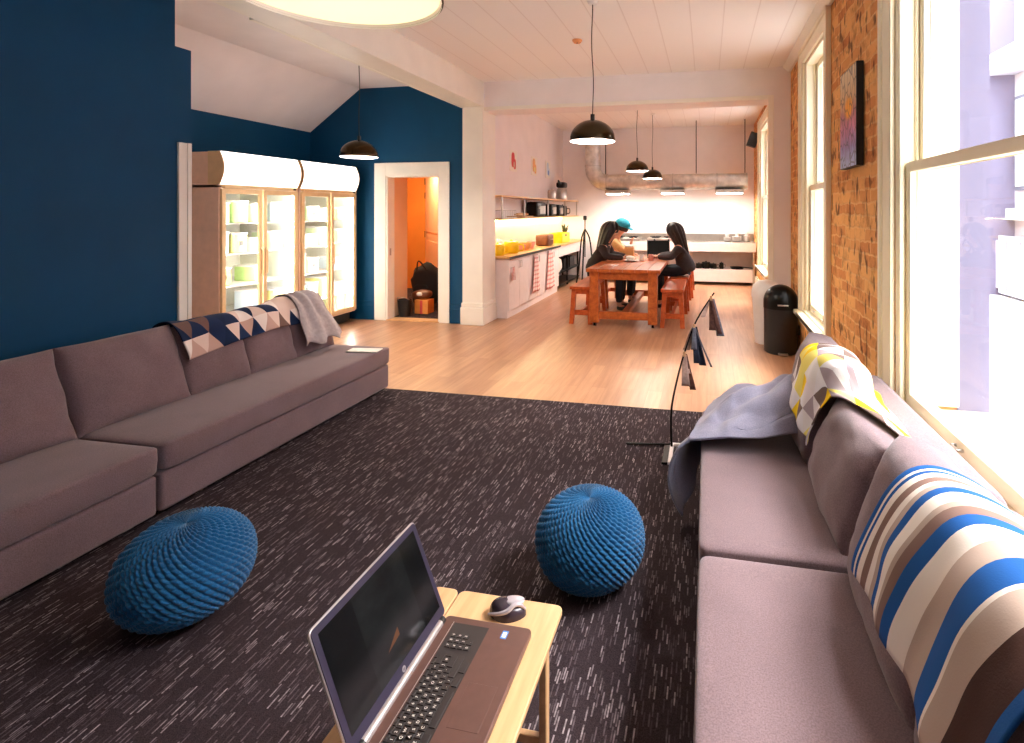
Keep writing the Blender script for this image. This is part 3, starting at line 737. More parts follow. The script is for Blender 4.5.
lg = MB()._add([m @ Vector((.0016, LW/2+.0065*math.cos(t*PI/12), .0175+.0065*math.sin(t*PI/12))) for t in range(24)], [tuple(range(24))]).build('logo', 'laptop_silver', lid)
vs, fs = text_mesh('hp', .009)
MB()._add([m @ Vector((.0019, LW/2+v.x+v.y*.2, .0175+v.y)) for v in vs], fs).build('logo_print', 'laptop_bezel', lid, fix=False)
MB()._add([m @ Vector((.0016, LW/2+.002*math.cos(t*PI/6), LH-.010+.002*math.sin(t*PI/6))) for t in range(12)], [tuple(range(12))]).build('webcam', 'black_plastic', lid)

ms = thing('computer_mouse', 'dark and silver computer mouse on tray table beside the laptop', 'mouse', (-.545, 1.385, TZ-.002), math.radians(8))
def mouse_fn(sx, sy, sz, zo):
    return lambda u, v: Vector((sx*math.cos(PI*(u-.5)*1.0)*0+sx*(u*2-1)*1.0, 0, 0))
b = MB(); vs = []; fs = []; nu, nv = 28, 12
for j in range(nv+1):
    ph = PI/2*j/nv
    for i in range(nu):
        t = 2*PI*i/nu; wx = .052*(1+.0*math.cos(t)); wy = .031*(1-.12*math.cos(2*t))
        z = .036*math.sin(ph)**.8*(1-.18*math.cos(t))
        vs.append((wx*math.cos(t)*math.cos(ph)**.6, wy*math.sin(t)*math.cos(ph)**.6, z))
for j in range(nv):
    for i in range(nu): fs.append((j*nu+i, j*nu+(i+1)%nu, (j+1)*nu+(i+1)%nu, (j+1)*nu+i))
fs.append(tuple(range(nu-1, -1, -1)))
b._add(vs, fs); b.build('shell', 'mouse_dark', ms)
pts = [(-.050,-.020,.012), (-.02,-.0285,.020), (.005,-.026,.027), (.02,-.014,.0345), (.036,-.006,.031), (.05,-.002,.017)]
MB().tube(curve(pts, 16), [.003+.0035*math.sin(PI*i/16) for i in range(17)], 8).build('side_trim', 'mouse_silver', ms)
MB().superq((.018, .006, .0335), (.055, .034, .012), .8, .8, 20, 10).build('button_cover', 'mouse_silver', ms)
MB().tube([(-.028, -.003, .0325), (-.028, .003, .0325)], .008, 14).build('scroll_wheel', 'black_plastic', ms)

# ------------------------------------------------------------------ pendant lamps
def pendant_proto(label, r=.19):
    t = thing('pendant_lamp', label, 'lamp', (0,0,0), 0, 'black dome pendant lamps')
    prof = [(.018, .165*r/.19)]+[(r*math.sin(a*PI/2/14), (r*.86)*math.cos(a*PI/2/14)) for a in range(1, 15)]+[(r, -.012)]
    inner = [(x-.004, z-.004) for x, z in prof[::-1] if x > .02]
    MB().lathe(prof+[(r-.004, -.012)], n=40).build('shade', 'bronze_metal', t)
    MB().lathe([(x, z) for x, z in inner], n=40).build('shade_lining', 'white_enamel', t)
    MB().lathe([(0.0005, .02), (r*.80, .02)], n=40).build('diffuser', 'lamp_glow', t)
    MB().cyl(0, 0, r*.85, r*.85+.05, .018, n=14).build('lamp_holder', 'black_plastic', t)
    return t
ZL = 2.19
def add_cord(t, top, seed, amp=.012):
    h = top-t.location.z; pts = []
    for i in range(18):
        k = i/17; pts.append((amp*math.sin(k*7+seed)*k*(1-k)*3, amp*.6*math.sin(k*5+seed*2)*k*(1-k)*3, .2+(h-.2)*k))
    MB().tube(pts, .0045, 6).build('cord', 'black_plastic', t)
    MB().lathe([(.0, h-.03), (.035, h-.03), (.05, h-.001), (0, h-.001)], n=20).build('ceiling_rose', 'white_plastic', t)
lamps = [((-.94, 4.30, ZL-.03), ZC, 'black dome pendant lamp hanging nearest in front of the kitchen header'),
         ((-1.17, 8.92, ZL+.06), KZ, 'black dome pendant lamp over the near end of wooden table'),
         ((-1.03, 10.12, ZL), KZ, 'small black dome pendant lamp over the far end of wooden table'),
         ((-3.64, 4.98, ZL-.04), ZC, 'black dome pendant lamp hanging before the lit fridges')]
# ------------------------------------------------------------------ art on brick wall
ar = thing('canvas_painting', 'orange and violet abstract painting on canvas hung on brick wall', 'painting', (.995, 3.88, 2.2))
MB().box(-.045, 0, -.21, .21, -.34, .34).build('canvas', 'black_plastic', ar, bevel=.003)
b = MB(); b.grid(lambda u, v: Vector((-.0465, .205-.41*u, -.335+.67*v)), 1, 1); b.build('painted_face', 'painting', ar, smooth=False)
# smoke detector + sprinkler
sd = thing('smoke_detector', 'small round orange-lit smoke detector on the ceiling', 'detector', (-1.31, 5.25, ZC))
MB().lathe([(0, -.03), (.035, -.03), (.05, -.012), (.052, 0)], n=24).build('housing', 'smoke_orange', sd); MB().cyl(0, 0, -.034, -.03, .008, n=10).build('indicator', 'black_plastic', sd)  # housing in plain orange

# ------------------------------------------------------------------ bins
bn = thing('pedal_bin', 'black domed pedal bin standing by the brick wall', 'bin', (.80, 6.10, 0))
MB().lathe([(.165, .0), (.178, .012), (.18, .5), (.0, .5)], n=36).build('body', 'black_plastic', bn)
MB().lathe([(.184, .49), (.184, .56)]+[(.184*math.cos(a*PI/20), .56+.185*math.sin(a*PI/20)) for a in range(1, 11)], n=36).build('lid', 'black_metal', bn)
MB().box(-.055, .055, -.192, -.178, .535, .55).build('handle', 'steel', bn, bevel=.003)
MB().box(-.05, .05, -.22, -.16, .012, .03).build('pedal', 'steel', bn, bevel=.004)
MB().box(.17, .195, -.05, .05, .2, .3).build('latch', 'black_plastic', bn, bevel=.004)
bn = thing('swing_bin', 'white swing-top bin behind the black pedal bin', 'bin', (.69, 6.5, 0))
MB().lathe([(.13, 0), (.16, .5), (.165, .56), (.0, .56)], n=30).build('body', 'white_plastic', bn)
MB().lathe([(.172, .54), (.172, .6), (.15, .68), (.09, .73), (.0, .745)], n=30).build('lid', 'white_plastic', bn)

# ------------------------------------------------------------------ arched stand with hanging cloth strips
st = thing('arched_stand', 'thin black arched pole stand on the carpet edge beside lilac blanket', 'stand', (-.225, 3.45, .009))
pole = [(0,0,.0), (-.005,.0,.12), (0,0,.28), (.04,0,.48), (.09,0,.66), (.16,0,.85), (.27,0,1.03)]
MB().tube(curve(pole, 30), [.0075-.003*i/30 for i in range(31)], 8).build('pole', 'black_metal', st)
MB().box(-.012, .012, -.22, .06, 0, .02).box(-.012, .13, .04, .06, 0, .02).build('foot', 'white_enamel', st, bevel=.004)
MB().box(-.05, -.012, -.22, .06, 0, .014).build('foot_weight', 'black_metal', st, bevel=.004)
MB().tube([(-.01, .04, .012), (-.30, .0, .012)], .008, 8).build('side_bar', 'black_metal', st)  # thin dark bar reaching out sideways from the base
def strips(label, k, specs):
    p = catmull(pole, k); t = thing('cloth_strip_bunch', label, 'cloth strips', (st.location.x+p.x, st.location.y+p.y, st.location.z+p.z), 0, 'strip bunches on the arched stand')
    MB().box(-.008, .008, -.012, .012, -.02, .012).build('clip', 'bamboo', t, bevel=.002)
    for (dx, dy, ln, w, mt, lean) in specs:
        b = MB(); b.grid(lambda u, v: Vector((dx*(.3+.7*v)+lean*v+w*(u-.5)*(.5+.5*v), dy+.008*math.sin(v*6+dx*90), -.01-ln*v)), 4, 10)
        b.build('strip', mt, t, solid=.004)
strips('brown and grey cloth strips hanging nearest the pole tip', .96, [(.0, .0, .20, .045, 'strip_brown', .01), (.03, .01, .24, .05, 'strip_grey', .03), (-.02, .01, .12, .03, 'strip_pink', -.03), (.015, -.01, .22, .03, 'strip_brown', .04)])
strips('black and blue cloth strips halfway along the arched pole', .80, [(.0, .0, .23, .045, 'strip_blue', .02), (.025, .012, .25, .045, 'strip_blue', .03), (-.02, .01, .15, .045, 'strip_pink', -.03), (.02, -.01, .25, .014, 'strip_grey', .09), (.0, -.012, .14, .04, 'strip_grey', .0)])
strips('pink and brown cloth strips lowest on the arched pole', .64, [(.0, .0, .20, .055, 'strip_pink', .01), (.025, .01, .23, .04, 'strip_brown', .03), (-.01, .01, .12, .04, 'strip_pink', .03)])

# ------------------------------------------------------------------ fridges
FX0, FX1 = -5.70, -4.85
def fridge(label, y0, w=1.04):
    t = thing('display_fridge', label, 'fridge', (FX1, y0, 0), 0, None)
    D = FX1-FX0
    b = MB().box(-D, -.03, 0, .03, .15, 1.83).box(-D, -.03, w-.03, w, .15, 1.83).box(-D, -D+.03, .03, w-.03, .15, 1.83).box(-D, -.03, .03, w-.03, .15, .19).box(-D, -.03, 0, w, 1.80, 1.84).box(-D, -.16, 0, w, 1.84, 2.17)
    b.build('body', 'fridge_panel', t, bevel=.004)
    MB().box(-D+.03, -D+.035, .03, w-.03, .19, 1.8).box(-D+.035, -.035, .03, .034, .19, 1.8).box(-D+.035, -.035, w-.034, w-.03, .19, 1.8).box(-D+.035, -.035, .034, w-.034, 1.794, 1.8).build('liner', 'fridge_liner', t, smooth=False)
    MB().box(-D+.05, -.08, .05, w-.05, .015, .15).build('plinth', 'black_plastic', t)
    prof = [(-.16, 1.835)]+[(-.02+.055*math.sin(PI*k/10), 1.835+.34*k/10) for k in range(11)]+[(-.16, 2.175)]
    MB().prism(prof, 1, .004, w-.004).build('canopy', 'canopy_glow', t)
    for ya, yb in ((-.004, .006), (w-.006, w+.004)): MB().prism([(x+.003 if x > -.1 else x, z) for x, z in prof], 1, ya, yb).build('canopy_trim', 'fridge_frame', t)
    MB().box(-.03, .012, .03, w-.03, 1.795, 1.832).build('control_strip', 'fridge_frame', t, bevel=.003)
    MB().box(.012, .014, w-.10, w-.06, 1.803, 1.825).build('display', 'black_plastic', t)
    for k in range(2):
        ya = .012+k*(w/2-.006); yb = ya+w/2-.018
        dr = MB().box(-.03, .0, ya, ya+.042, .17, 1.79).box(-.03, .0, yb-.042, yb, .17, 1.79).box(-.03, .0, ya+.042, yb-.042, .17, .225).box(-.03, .0, ya+.042, yb-.042, 1.74, 1.79).build('door', 'fridge_frame', t, bevel=.004)
        MB().box(-.018, -.012, ya+.03, yb-.03, .21, 1.76).build('door_glass', 'window_glass', dr, smooth=False)
        hy = yb-.02 if k == 0 else ya+.02
        MB().tube([(.0, hy, .85), (.028, hy, .87), (.028, hy, 1.13), (.0, hy, 1.15)], .008, 8).build('handle', 'fridge_frame', dr)
    for z in (.42, .76, 1.10, 1.43): MB().box(-D+.04, -.07, .035, w-.035, z-.012, z).build('shelf', 'white_plastic', t)
    for y in (.045, w/2, w-.045): MB().tube([(-.05, y, .22), (-.05, y, 1.76)], .012, 8).build('light_tube', 'fridge_light', t)
    return t
fy = [4.47, 5.55]
fridge('glass-fronted drinks fridge nearest, with beige side panel, lit white inside', fy[0])
fridge('glass-fronted drinks fridge next to the doorway, lit white inside', fy[1])
mats = ['green_plastic', 'pale_green_plastic', 'pale_blue_plastic', 'yellow_plastic', 'paper_white', 'pale_green_plastic']
cnames = {'green_plastic': 'green', 'pale_green_plastic': 'pale green', 'pale_blue_plastic': 'pale blue', 'yellow_plastic': 'yellow', 'paper_white': 'white'}
zn = ['bottom', 'second', 'middle', 'fourth', 'top']
k = 0
for fi, y0 in enumerate(fy):
    for si, z in enumerate((.19, .42, .76, 1.10, 1.43)):
        cnt = 0
        for di, yy in enumerate((.08, .30, .57, .80)):
            if R.random() < .18: continue
            cnt += 1
            mt = mats[(k*5+si+di*2) % 6]; hh = R.uniform(.13, .24 if si != 4 else .25); ww = R.uniform(.15, .19); k += 1
            t = thing('storage_box', '%s food box %s in the %s, %s shelf' % (cnames[mt], ['first', 'second', 'third', 'fourth'][cnt-1]+' from the near side', ['nearer fridge', 'doorway fridge'][fi], zn[si]), 'box', (FX1-.30, y0+yy, z+.002), 0, 'boxes in the fridges')
            MB().prism(rrect(-.15, .15, 0, ww, .02, 3), 2, 0, hh).build('body', mt, t, bevel=.006)
            MB().prism(rrect(-.156, .156, -.006, ww+.006, .02, 3), 2, hh, hh+.018).build('lid', 'white_plastic', t, bevel=.003)
            MB().box(.1505, .152, ww*.35, ww*.65, hh*.4, hh*.65).build('label_tag', 'black_plastic' if k % 3 == 0 else 'paper_white', t)

# ------------------------------------------------------------------ things on the corridor floor
def sack(name, label, cat, loc, size, mt, seed, straps=True, e=.7):
    t = thing(name, label, cat, loc)
    b = MB(); b.superq((0, 0, size[2]/2), size, e, e, 30, 20, wob=.05, seed=seed); b.build('body', mt, t)
    if straps:
        MB().tube(curve([(-size[0]*.2, -size[1]*.4, size[2]*.85), (-.02, -size[1]*.6, size[2]*1.08), (size[0]*.2, -size[1]*.4, size[2]*.85)], 10), .012, 6).build('strap', 'black_plastic', t)
        MB().superq((0, -size[1]*.45, size[2]*.35), (size[0]*.6, size[1]*.3, size[2]*.4), .6, .6, 20, 12).build('pocket', mt, t)
    return t
b_ = thing('bucket', 'dark open bucket on the corridor floor just inside doorway', 'bucket', (-4.37, 7.02, .012))
MB().lathe([(.0, .0), (.085, 0), (.105, .24), (.10, .24), (.082, .01), (0, .01)], n=24).build('body', 'black_plastic', b_)
MB().tube(curve([(-.1, 0, .22), (-.06, -.1, .28), (.06, -.1, .28), (.1, 0, .22)], 10), .005, 6).build('handle', 'steel', b_)
b_ = thing('cardboard_box', 'orange cardboard box on the corridor floor beside dark bucket', 'box', (-4.20, 7.27, .012))
MB().box(-.11, .11, -.09, .09, 0, .2).build('carton', 'tan_card', b_, bevel=.004); MB().box(-.11, .0, -.092, .092, .2, .206).box(.003, .112, -.092, .092, .2, .206).build('flap', 'tan_card', b_)
MB().box(-.02, .02, -.0915, -.09, .0, .2).build('tape', 'red_paint', b_)
sack('backpack', 'large black backpack slumped at back of the corridor pile', 'backpack', (-4.42, 7.72, .012), (.46, .34, .70), 'dark_fabric', 3)
sack('holdall', 'black holdall slumped behind orange cardboard box in the corridor', 'bag', (-4.22, 8.08, .012), (.5, .34, .42), 'dark_fabric', 8)
s_ = thing('helmet', 'brown and white bag lying on cardboard box in the corridor', 'bag', (-4.28, 7.32, .218))
s_.name = 'shoulder_bag'
b = MB(); b.superq((0, 0, .065), (.30, .2, .13), .7, .7, 26, 14, wob=.03, seed=5); b.build('body', 'walnut', s_); MB().superq((.02, -.085, .08), (.1, .05, .06), .8, .8, 14, 8).build('badge', 'paper_white', s_)

# ------------------------------------------------------------------ kitchen: left run
CX = -2.80; CZ = .90
cab_y = [7.17, 8.03, 8.90, 9.76]
clab = ['white kitchen base cabinet at the column end of worktop', 'white kitchen base cabinet with a checked towel, middle of the run', 'white kitchen base cabinet beside the open space under worktop']
for i in range(3):
    a, c = cab_y[i], cab_y[i+1]-.004
    t = thing('kitchen_cabinet', clab[i], 'cabinet', (CX, a, 0), 0, 'white base cabinets under the worktop')
    MB().box(KXL-CX+.01, -.02, 0, c-a, .1, CZ-.045).build('body', 'white_enamel', t, bevel=.003)
    MB().box(KXL-CX+.01, -.03, .0, c-a, .0, .1).build('plinth', 'white_enamel', t)
    for k in range(2):
        w = (c-a)/2; d_ = MB().box(-.02, 0, k*w+.003, (k+1)*w-.003, .11, CZ-.05).build('door', 'white_enamel', t, bevel=.003)
        hy = (k*w+.04 if k else w-.04); MB().tube([(0, hy, .70), (.025, hy, .705), (.025, hy, .795), (0, hy, .80)], .005, 8).build('handle', 'steel', d_)
wt = thing('worktop', 'long wooden kitchen worktop with black front edge along left wall', 'worktop', (CX, 7.12, 0))
MB().box(KXL-CX+.002, .03, 0, 4.72, CZ-.035, CZ).build('top', 'counter_wood', wt, bevel=.003)
MB().box(.026, .036, .0, 2.66, CZ-.045, CZ-.008).build('front_edge', 'black_plastic', wt)
MB().box(-.02, .0, 2.66, 4.70, .66, CZ-.036).build('apron', 'white_enamel', wt, bevel=.003)
MB().box(-.06, -.02, 4.62, 4.68, 0, CZ-.036).build('leg', 'white_enamel', wt)
t = thing('under_counter_rack', 'dark wire rack in the open space under worktop', 'rack', (KXL+.03, 9.80, 0))
MB().box(0, .40, 0, 1.9, .30, .33).box(0, .40, 0, 1.9, .05, .08).build('shelf', 'black_metal', t)
for y in (.02, .95, 1.86):
    for x in (.02, .37): MB().box(x-.015, x+.015, y-.015, y+.015, 0, .62).build('post', 'black_metal', t)
t = thing('paper_bag', 'crumpled white bag on dark rack under the worktop', 'bag', (-2.98, 10.15, .33))
b = MB(); b.superq((0, 0, .14), (.2, .42, .28), .6, .6, 24, 16, wob=.06, seed=2); b.build('body', 'paper_white', t)
for i, y in enumerate((10.75, 11.25)):
    t = thing('storage_crate', ['dark crate on rack behind the white bag', 'dark crate at the far end of under-counter rack'][i], 'crate', (-3.05, y, .33))
    MB().box(-.15, .13, -.2, .2, 0, .02).box(-.15, -.135, -.2, .2, .02, .22).box(.115, .13, -.2, .2, .02, .22).box(-.135, .115, -.2, -.185, .02, .22).box(-.135, .115, .185, .2, .02, .22).build('body', 'black_plastic', t, bevel=.004)
def towel(label, y, w, z0, z1, seed):
    t = thing('tea_towel', label, 'towel', (CX+.012, y, 0), 0, 'checked tea towels on cabinets')
    b = MB(); b.grid(lambda u, v: Vector((.018+.014*math.sin(u*9+seed)*(1-v*.6), w*(u-.5)*(1-.55*v), z0+(z1-z0)*v)), 16, 16); b.build('cloth', 'towel_check', t, solid=.006)
    MB().tube([(-.012, 0, z1-.01), (.03, 0, z1-.005), (.03, 0, z1+.015)], .005, 6).build('hook', 'steel', t)
towel('red checked tea towel hanging nearest the column on cabinet front', 7.26, .16, .55, .74, 1)
towel('red checked tea towel hanging on the middle cabinet', 8.33, .46, .22, .83, 2)
towel('red checked tea towel hanging on the cabinet beside open space', 9.15, .56, .16, .84, 3)
# wall shelf
t = thing('kitchen_shelf', 'two-tier pale wall shelf with warm light strip over worktop', 'shelf', (KXL+.002, 7.14, 0))
MB().box(0, .40, 0, 4.60, 1.76, 1.785).build('upper_board', 'counter_wood', t, bevel=.003)
MB().box(0, .40, 0, 4.60, 1.42, 1.445).build('lower_board', 'counter_wood', t, bevel=.003)
for y in (.05, 1.0, 2.3, 3.5, 4.5): MB().box(.37, .39, y-.012, y+.012, 1.445, 1.76).build('upright', 'steel', t)
MB().box(.02, .05, .05, 4.55, 1.405, 1.42).build('light_strip', 'led_strip', t)
struct(MB().box(KXL, KXL+.008, 7.12, YB, CZ, 1.42).build('trim_6', 'white_gloss_paint'))
def jar(name, label, cat, loc, r, h, mt, lid=None, group=None, spout=False, handle=False):
    t = thing(name, label, cat, loc, 0, group)
    MB().lathe([(0, 0), (r*.85, 0), (r, h*.15), (r, h*.85), (r*.9, h), (r*.84, h), (r*.9, h*.85), (r*.88, h*.1), (0, h*.08)], n=24).build('body', mt, t)
    if lid: MB().lathe([(r*.95, h), (r*.9, h*1.06), (r*.2, h*1.12), (r*.16, h*1.22), (0, h*1.24)], n=24).build('lid', lid, t)
    if handle: MB().tube(curve([(r*.9, 0, h*.8), (r*1.6, 0, h*.75), (r*1.6, 0, h*.3), (r*.9, 0, h*.22)], 10), r*.1, 6).build('handle', mt, t)
    if spout: MB().tube([(0, -r*.8, h*.5), (0, -r*1.5, h*.95)], [r*.25, r*.12], 8).build('spout', mt, t)
    return t
jar('pot', 'yellow lidded pot at column end of the worktop', 'pot', (-3.02, 7.28, CZ), .10, .16, 'yellow_enamel', 'yellow_enamel', 'yellow pots on the worktop', handle=True)
jar('pot', 'yellow pot second along the worktop from column', 'pot', (-2.98, 7.72, CZ), .12, .17, 'yellow_enamel', 'yellow_enamel', 'yellow pots on the worktop', handle=True)
jar('glass_jar', 'clear glass jar between the two yellow pots', 'jar', (-3.1, 7.5, CZ), .05, .2, 'window_glass', 'steel')
for i, (y, mt, r, h, lb) in enumerate([(8.15, 'pink_ceramic', .1, .1, 'pink bowl behind yellow pots on worktop'), (8.42, 'amber_plastic', .11, .12, 'amber bowl on worktop under the shelf'), (8.72, 'pink_ceramic', .08, .12, 'small pink mug-like bowl left of the walnut block')]):
    t = thing('bowl', lb, 'bowl', (-3.0, y, CZ)); MB().lathe([(0, 0), (r*.5, 0), (r*.9, h*.5), (r, h), (r*.95, h), (r*.84, h*.5), (r*.4, h*.1), (0, h*.1)], n=28).build('body', mt, t); MB().lathe([(r*.5, -.0), (r*.55, .01)], n=20).build('foot', mt, t)
t = thing('bread_bin', 'walnut brown box on worktop before yellow crate', 'box', (-3.0, 9.5, CZ)); MB().superq((0, 0, .11), (.26, .4, .22), .3, .3, 32, 16).build('body', 'walnut', t); MB().tube([(.13, -.05, .12), (.15, -.05, .12), (.15, .05, .12), (.13, .05, .12)], .007, 6).build('handle', 'steel', t)
t = thing('yellow_crate', 'yellow crate on worktop before the back wall', 'crate', (-3.0, 10.5, CZ)); MB().box(-.14, .14, -.3, .3, 0, .015).box(-.14, -.125, -.3, .3, .015, .2).box(.125, .14, -.3, .3, .015, .2).box(-.125, .125, -.3, -.285, .015, .2).box(-.125, .125, .285, .3, .015, .2).build('body', 'yellow_enamel', t, bevel=.004); MB().box(.138, .143, -.06, .06, .13, .17).build('grip', 'black_plastic', t)
t = thing('potted_plant', 'small dark leafy plant in pot behind yellow crate', 'plant', (-3.02, 11.0, CZ)); MB().lathe([(0, 0), (.05, 0), (.065, .14), (.055, .14), (.05, .12), (0, .12)], n=20).build('pot', 'walnut', t)
b = MB()
for k in range(16):
    a = k*2.4; rr = .03+.05*R.random(); z = .2+.16*R.random(); b.tube([(0, 0, .12), (rr*.6*math.cos(a), rr*.6*math.sin(a), z*.7+.05), (rr*1.3*math.cos(a), rr*1.3*math.sin(a), z+.04)], [.004, .02, .002], 5)
b.build('foliage', 'leaf_green', t)
# things on the shelves
def toaster(label, y, w, h, mt):
    t = thing('toaster', label, 'toaster', (-3.10, y, 1.445), 0, 'dark toasters on lower shelf')
    MB().superq((0, 0, h/2+.005), (.22, w, h), .25, .25, 36, 16).build('body', mt, t)
    MB().box(-.05, -.02, -w*.4, w*.4, h-.002, h+.008).box(.02, .05, -w*.4, w*.4, h-.002, h+.008).build('slots', 'black_plastic', t)
    MB().box(.108, .125, -w*.35, -w*.28, h*.55, h*.7).build('lever', 'steel', t); MB().box(.108, .114, -w*.2, w*.38, h*.2, h*.75).build('front_panel', 'steel', t, bevel=.003)
toaster('wide black toaster first on lower kitchen shelf', 9.30, .55, .27, 'black_metal')
toaster('black toaster second along the lower kitchen shelf', 10.1, .36, .24, 'black_metal')
toaster('black toaster third along the lower kitchen shelf', 10.62, .34, .23, 'black_metal')
t = jar('kettle', 'black kettle at far end of lower kitchen shelf', 'kettle', (-3.1, 11.1, 1.445), .10, .2, 'black_plastic', 'black_plastic', spout=True, handle=True)
t = thing('dish_rack', 'wire dish rack at the column end of lower shelf', 'rack', (-3.1, 7.62, 1.445))
b = MB()
for k in range(9): b.tube([(-.12, -.3+k*.075, .01), (-.12, -.3+k*.075, .12), (.12, -.3+k*.075, .12), (.12, -.3+k*.075, .01)], .004, 5)
b.build('wires', 'steel', t); MB().box(-.13, .13, -.32, .32, 0, .01).build('tray', 'white_plastic', t, bevel=.003)
t = thing('chopping_board', 'pale wooden board lying on the lower shelf before toasters', 'board', (-3.1, 8.45, 1.445)); MB().prism(rrect(-.14, .14, -.3, .3, .03), 2, 0, .025).build('slab', 'bamboo', t, bevel=.004); MB().box(.08, .11, -.04, .04, .025, .028).build('grip_hole', 'walnut', t)
t = thing('rolling_pin', 'pale rolling pin resting upon the wooden board', 'rolling pin', (-3.08, 8.45, 1.495)); MB().tube([(0, -.22, 0), (0, .22, 0)], .025, 16).build('roller', 'bamboo', t)
for s in (-1, 1): MB().tube([(0, s*.22, 0), (0, s*.32, 0)], [.012, .014], 10).build('handle', 'bamboo', t)
t = thing('coffee_maker', 'white coffee maker with black top at far end of upper shelf', 'coffee maker', (-3.06, 10.9, 1.785))
MB().lathe([(0, 0), (.11, 0), (.12, .03), (.11, .22), (.09, .26), (0, .26)], n=24).build('jug', 'steel', t)
MB().superq((0, 0, .32), (.2, .3, .13), .5, .5, 24, 12).build('head', 'black_plastic', t); MB().tube(curve([(.0, .14, .34), (.0, .26, .36), (.0, .24, .12)], 8), .014, 8).build('handle', 'black_plastic', t); MB().tube([(0, -.12, .33), (0, -.26, .40)], [.04, .02], 8).build('spout', 'black_plastic', t)
jar('storage_tin', 'small grey tin beside the coffee maker on upper shelf', 'tin', (-3.1, 10.3, 1.785), .09, .18, 'steel', 'steel')
# wall pictures
for (y, mt, mt2, lb) in [(8.63, 'red_paint', 'strip_pink', 'small red print on the kitchen wall, nearest the column'), (9.75, 'amber_plastic', 'yellow_plastic', 'small pale orange print, middle of the kitchen wall trio'), (10.65, 'pale_blue_plastic', 'sticker_blue', 'small blue print on kitchen wall, nearest the duct')]:
    t = thing('wall_print', lb, 'picture', (KXL+.002, y, 2.42), 0, 'three small prints on the kitchen wall')
    MB().box(0, .006, -.17, .17, -.18, .18).build('sheet', 'paper_white', t)
    b = MB(); b.superq((.007, -.02, .02), (.004, .16, .26), .7, .8, 20, 12); b.superq((.007, .06, -.05), (.004, .12, .18), .7, .8, 20, 12); b.build('print', mt, t)
    MB().superq((.0085, .03, -.06), (.003, .08, .1), .7, .8, 16, 10).build('print_accent', mt2, t)

# ------------------------------------------------------------------ kitchen: duct, lights, end bench
t = thing('ventilation_duct', 'galvanised round duct turning from ceiling along the kitchen end wall', 'duct', (0, 0, 0))
DXX = -2.42; DY = 11.1
pv = [(DXX, DY, KZ-.002), (DXX, DY, 2.62), (DXX, DY, 2.48)]
MB().tube(pv, .165, 28).build('riser', 'galvanised', t, angle=50)
el = [(DXX+.32-.32*math.cos(a*PI/2/6), DY, 2.48-.32*math.sin(a*PI/2/6)) for a in range(7)]
MB().tube(el, .172, 28).build('elbow', 'galvanised', t, angle=12)
MB().tube([(DXX+.32, DY, 2.16), (.78, DY, 2.16)], .165, 28).build('run', 'galvanised', t, angle=50)
for x in (-2.1, -.7, .2, .79): MB().tube([(x-.012, DY, 2.16), (x+.012, DY, 2.16)], .176, 28).build('joint_ring', 'steel', t)
for z in (2.52, 3.0): MB().tube([(DXX, DY, z-.012), (DXX, DY, z+.012)], .176, 28).build('joint_ring', 'steel', t)
for x in (-2.14, -.22, .76): MB().tube([(x, DY, 2.33), (x, DY, KZ)], .009, 8).build('hanging_rod', 'black_metal', t)
for i, (x, w, nm) in enumerate([(-1.86, .5, 'nearest the duct elbow'), (-.70, .5, 'in the middle of the row'), (.45, .56, 'beside the kitchen window')]):
    q = thing('range_light', 'boxy steel hood light below duct, '+nm, 'light', (x, 11.05, 1.985), 0, 'hood lights below the duct')
    MB().prism([(-.19,-.07),(.19,-.07),(.16,.005),(-.16,.005)], 0, -w/2, w/2).build('housing', 'steel', q, bevel=.004)
    MB().box(-w/2+.03, w/2-.03, -.15, .15, -.082, -.070).build('tube', 'tube_glow', q)
bk = thing('end_bench', 'long steel and white work bench along the kitchen end wall', 'bench', (0, 11.2, 0))
MB().box(-2.25, .985, .0, .64, .86, .90).build('top', 'steel', bk, bevel=.004)
MB().box(-2.25, .985, -.012, .006, .70, .885).build('front_panel', 'white_enamel', bk, bevel=.004)
MB().box(-2.25, .985, .61, .645, .90, 1.05).build('splashback', 'steel', bk, bevel=.004)
MB().box(-2.25, .96, .03, .64, .30, .33).build('lower_shelf', 'white_enamel', bk, bevel=.004)
MB().box(-2.25, .96, .03, .045, .07, .30).build('kick_panel', 'white_enamel', bk, bevel=.004)
MB().box(-2.25, .96, .622, .642, .33, .86).build('back_panel', 'white_enamel', bk)
for x in (-2.22, -1.1, -.33, .94): MB().box(x-.02, x+.02, .02, .06, 0, .86).build('leg', 'steel', bk, bevel=.003)
for i, x in enumerate((-1.75, -.95)):
    t = thing('cooktop', ['dark gas cooktop on bench behind the teal-capped person', 'dark gas cooktop on bench behind the dark laptop'][i], 'cooktop', (x, 11.5, .90), 0, 'gas cooktops on the end bench')
    MB().box(-.32, .32, -.24, .24, 0, .06).build('body', 'steel', t, bevel=.006)
    for k in (-1, 1):
        MB().lathe([(.09, .06), (.09, .075), (.05, .085), (0, .085)], cx=k*.15, n=20).build('burner', 'black_metal', t)
        MB().box(k*.15-.12, k*.15+.12, -.008, .008, .085, .1).box(k*.15-.008, k*.15+.008, -.12, .12, .085, .1).build('grate', 'black_metal', t)
        MB().tube([(k*.15, -.24, .03), (k*.15, -.265, .03)], .02, 12).build('knob', 'black_plastic', t)
for i, (x, r, h, lb) in enumerate([(-.17, .07, .10, 'black pan-like pot first on the low bench shelf'), (-.02, .09, .13, 'largest black pot on the low bench shelf'), (.13, .075, .1, 'black pot right of largest pot on low shelf'), (.30, .045, .12, 'slim black canister alone on the low bench shelf')]):
    jar('pot', lb, 'pot', (x, 11.38, .33), r, h, 'black_metal', 'black_metal', 'black pots on low bench shelf', handle=True)
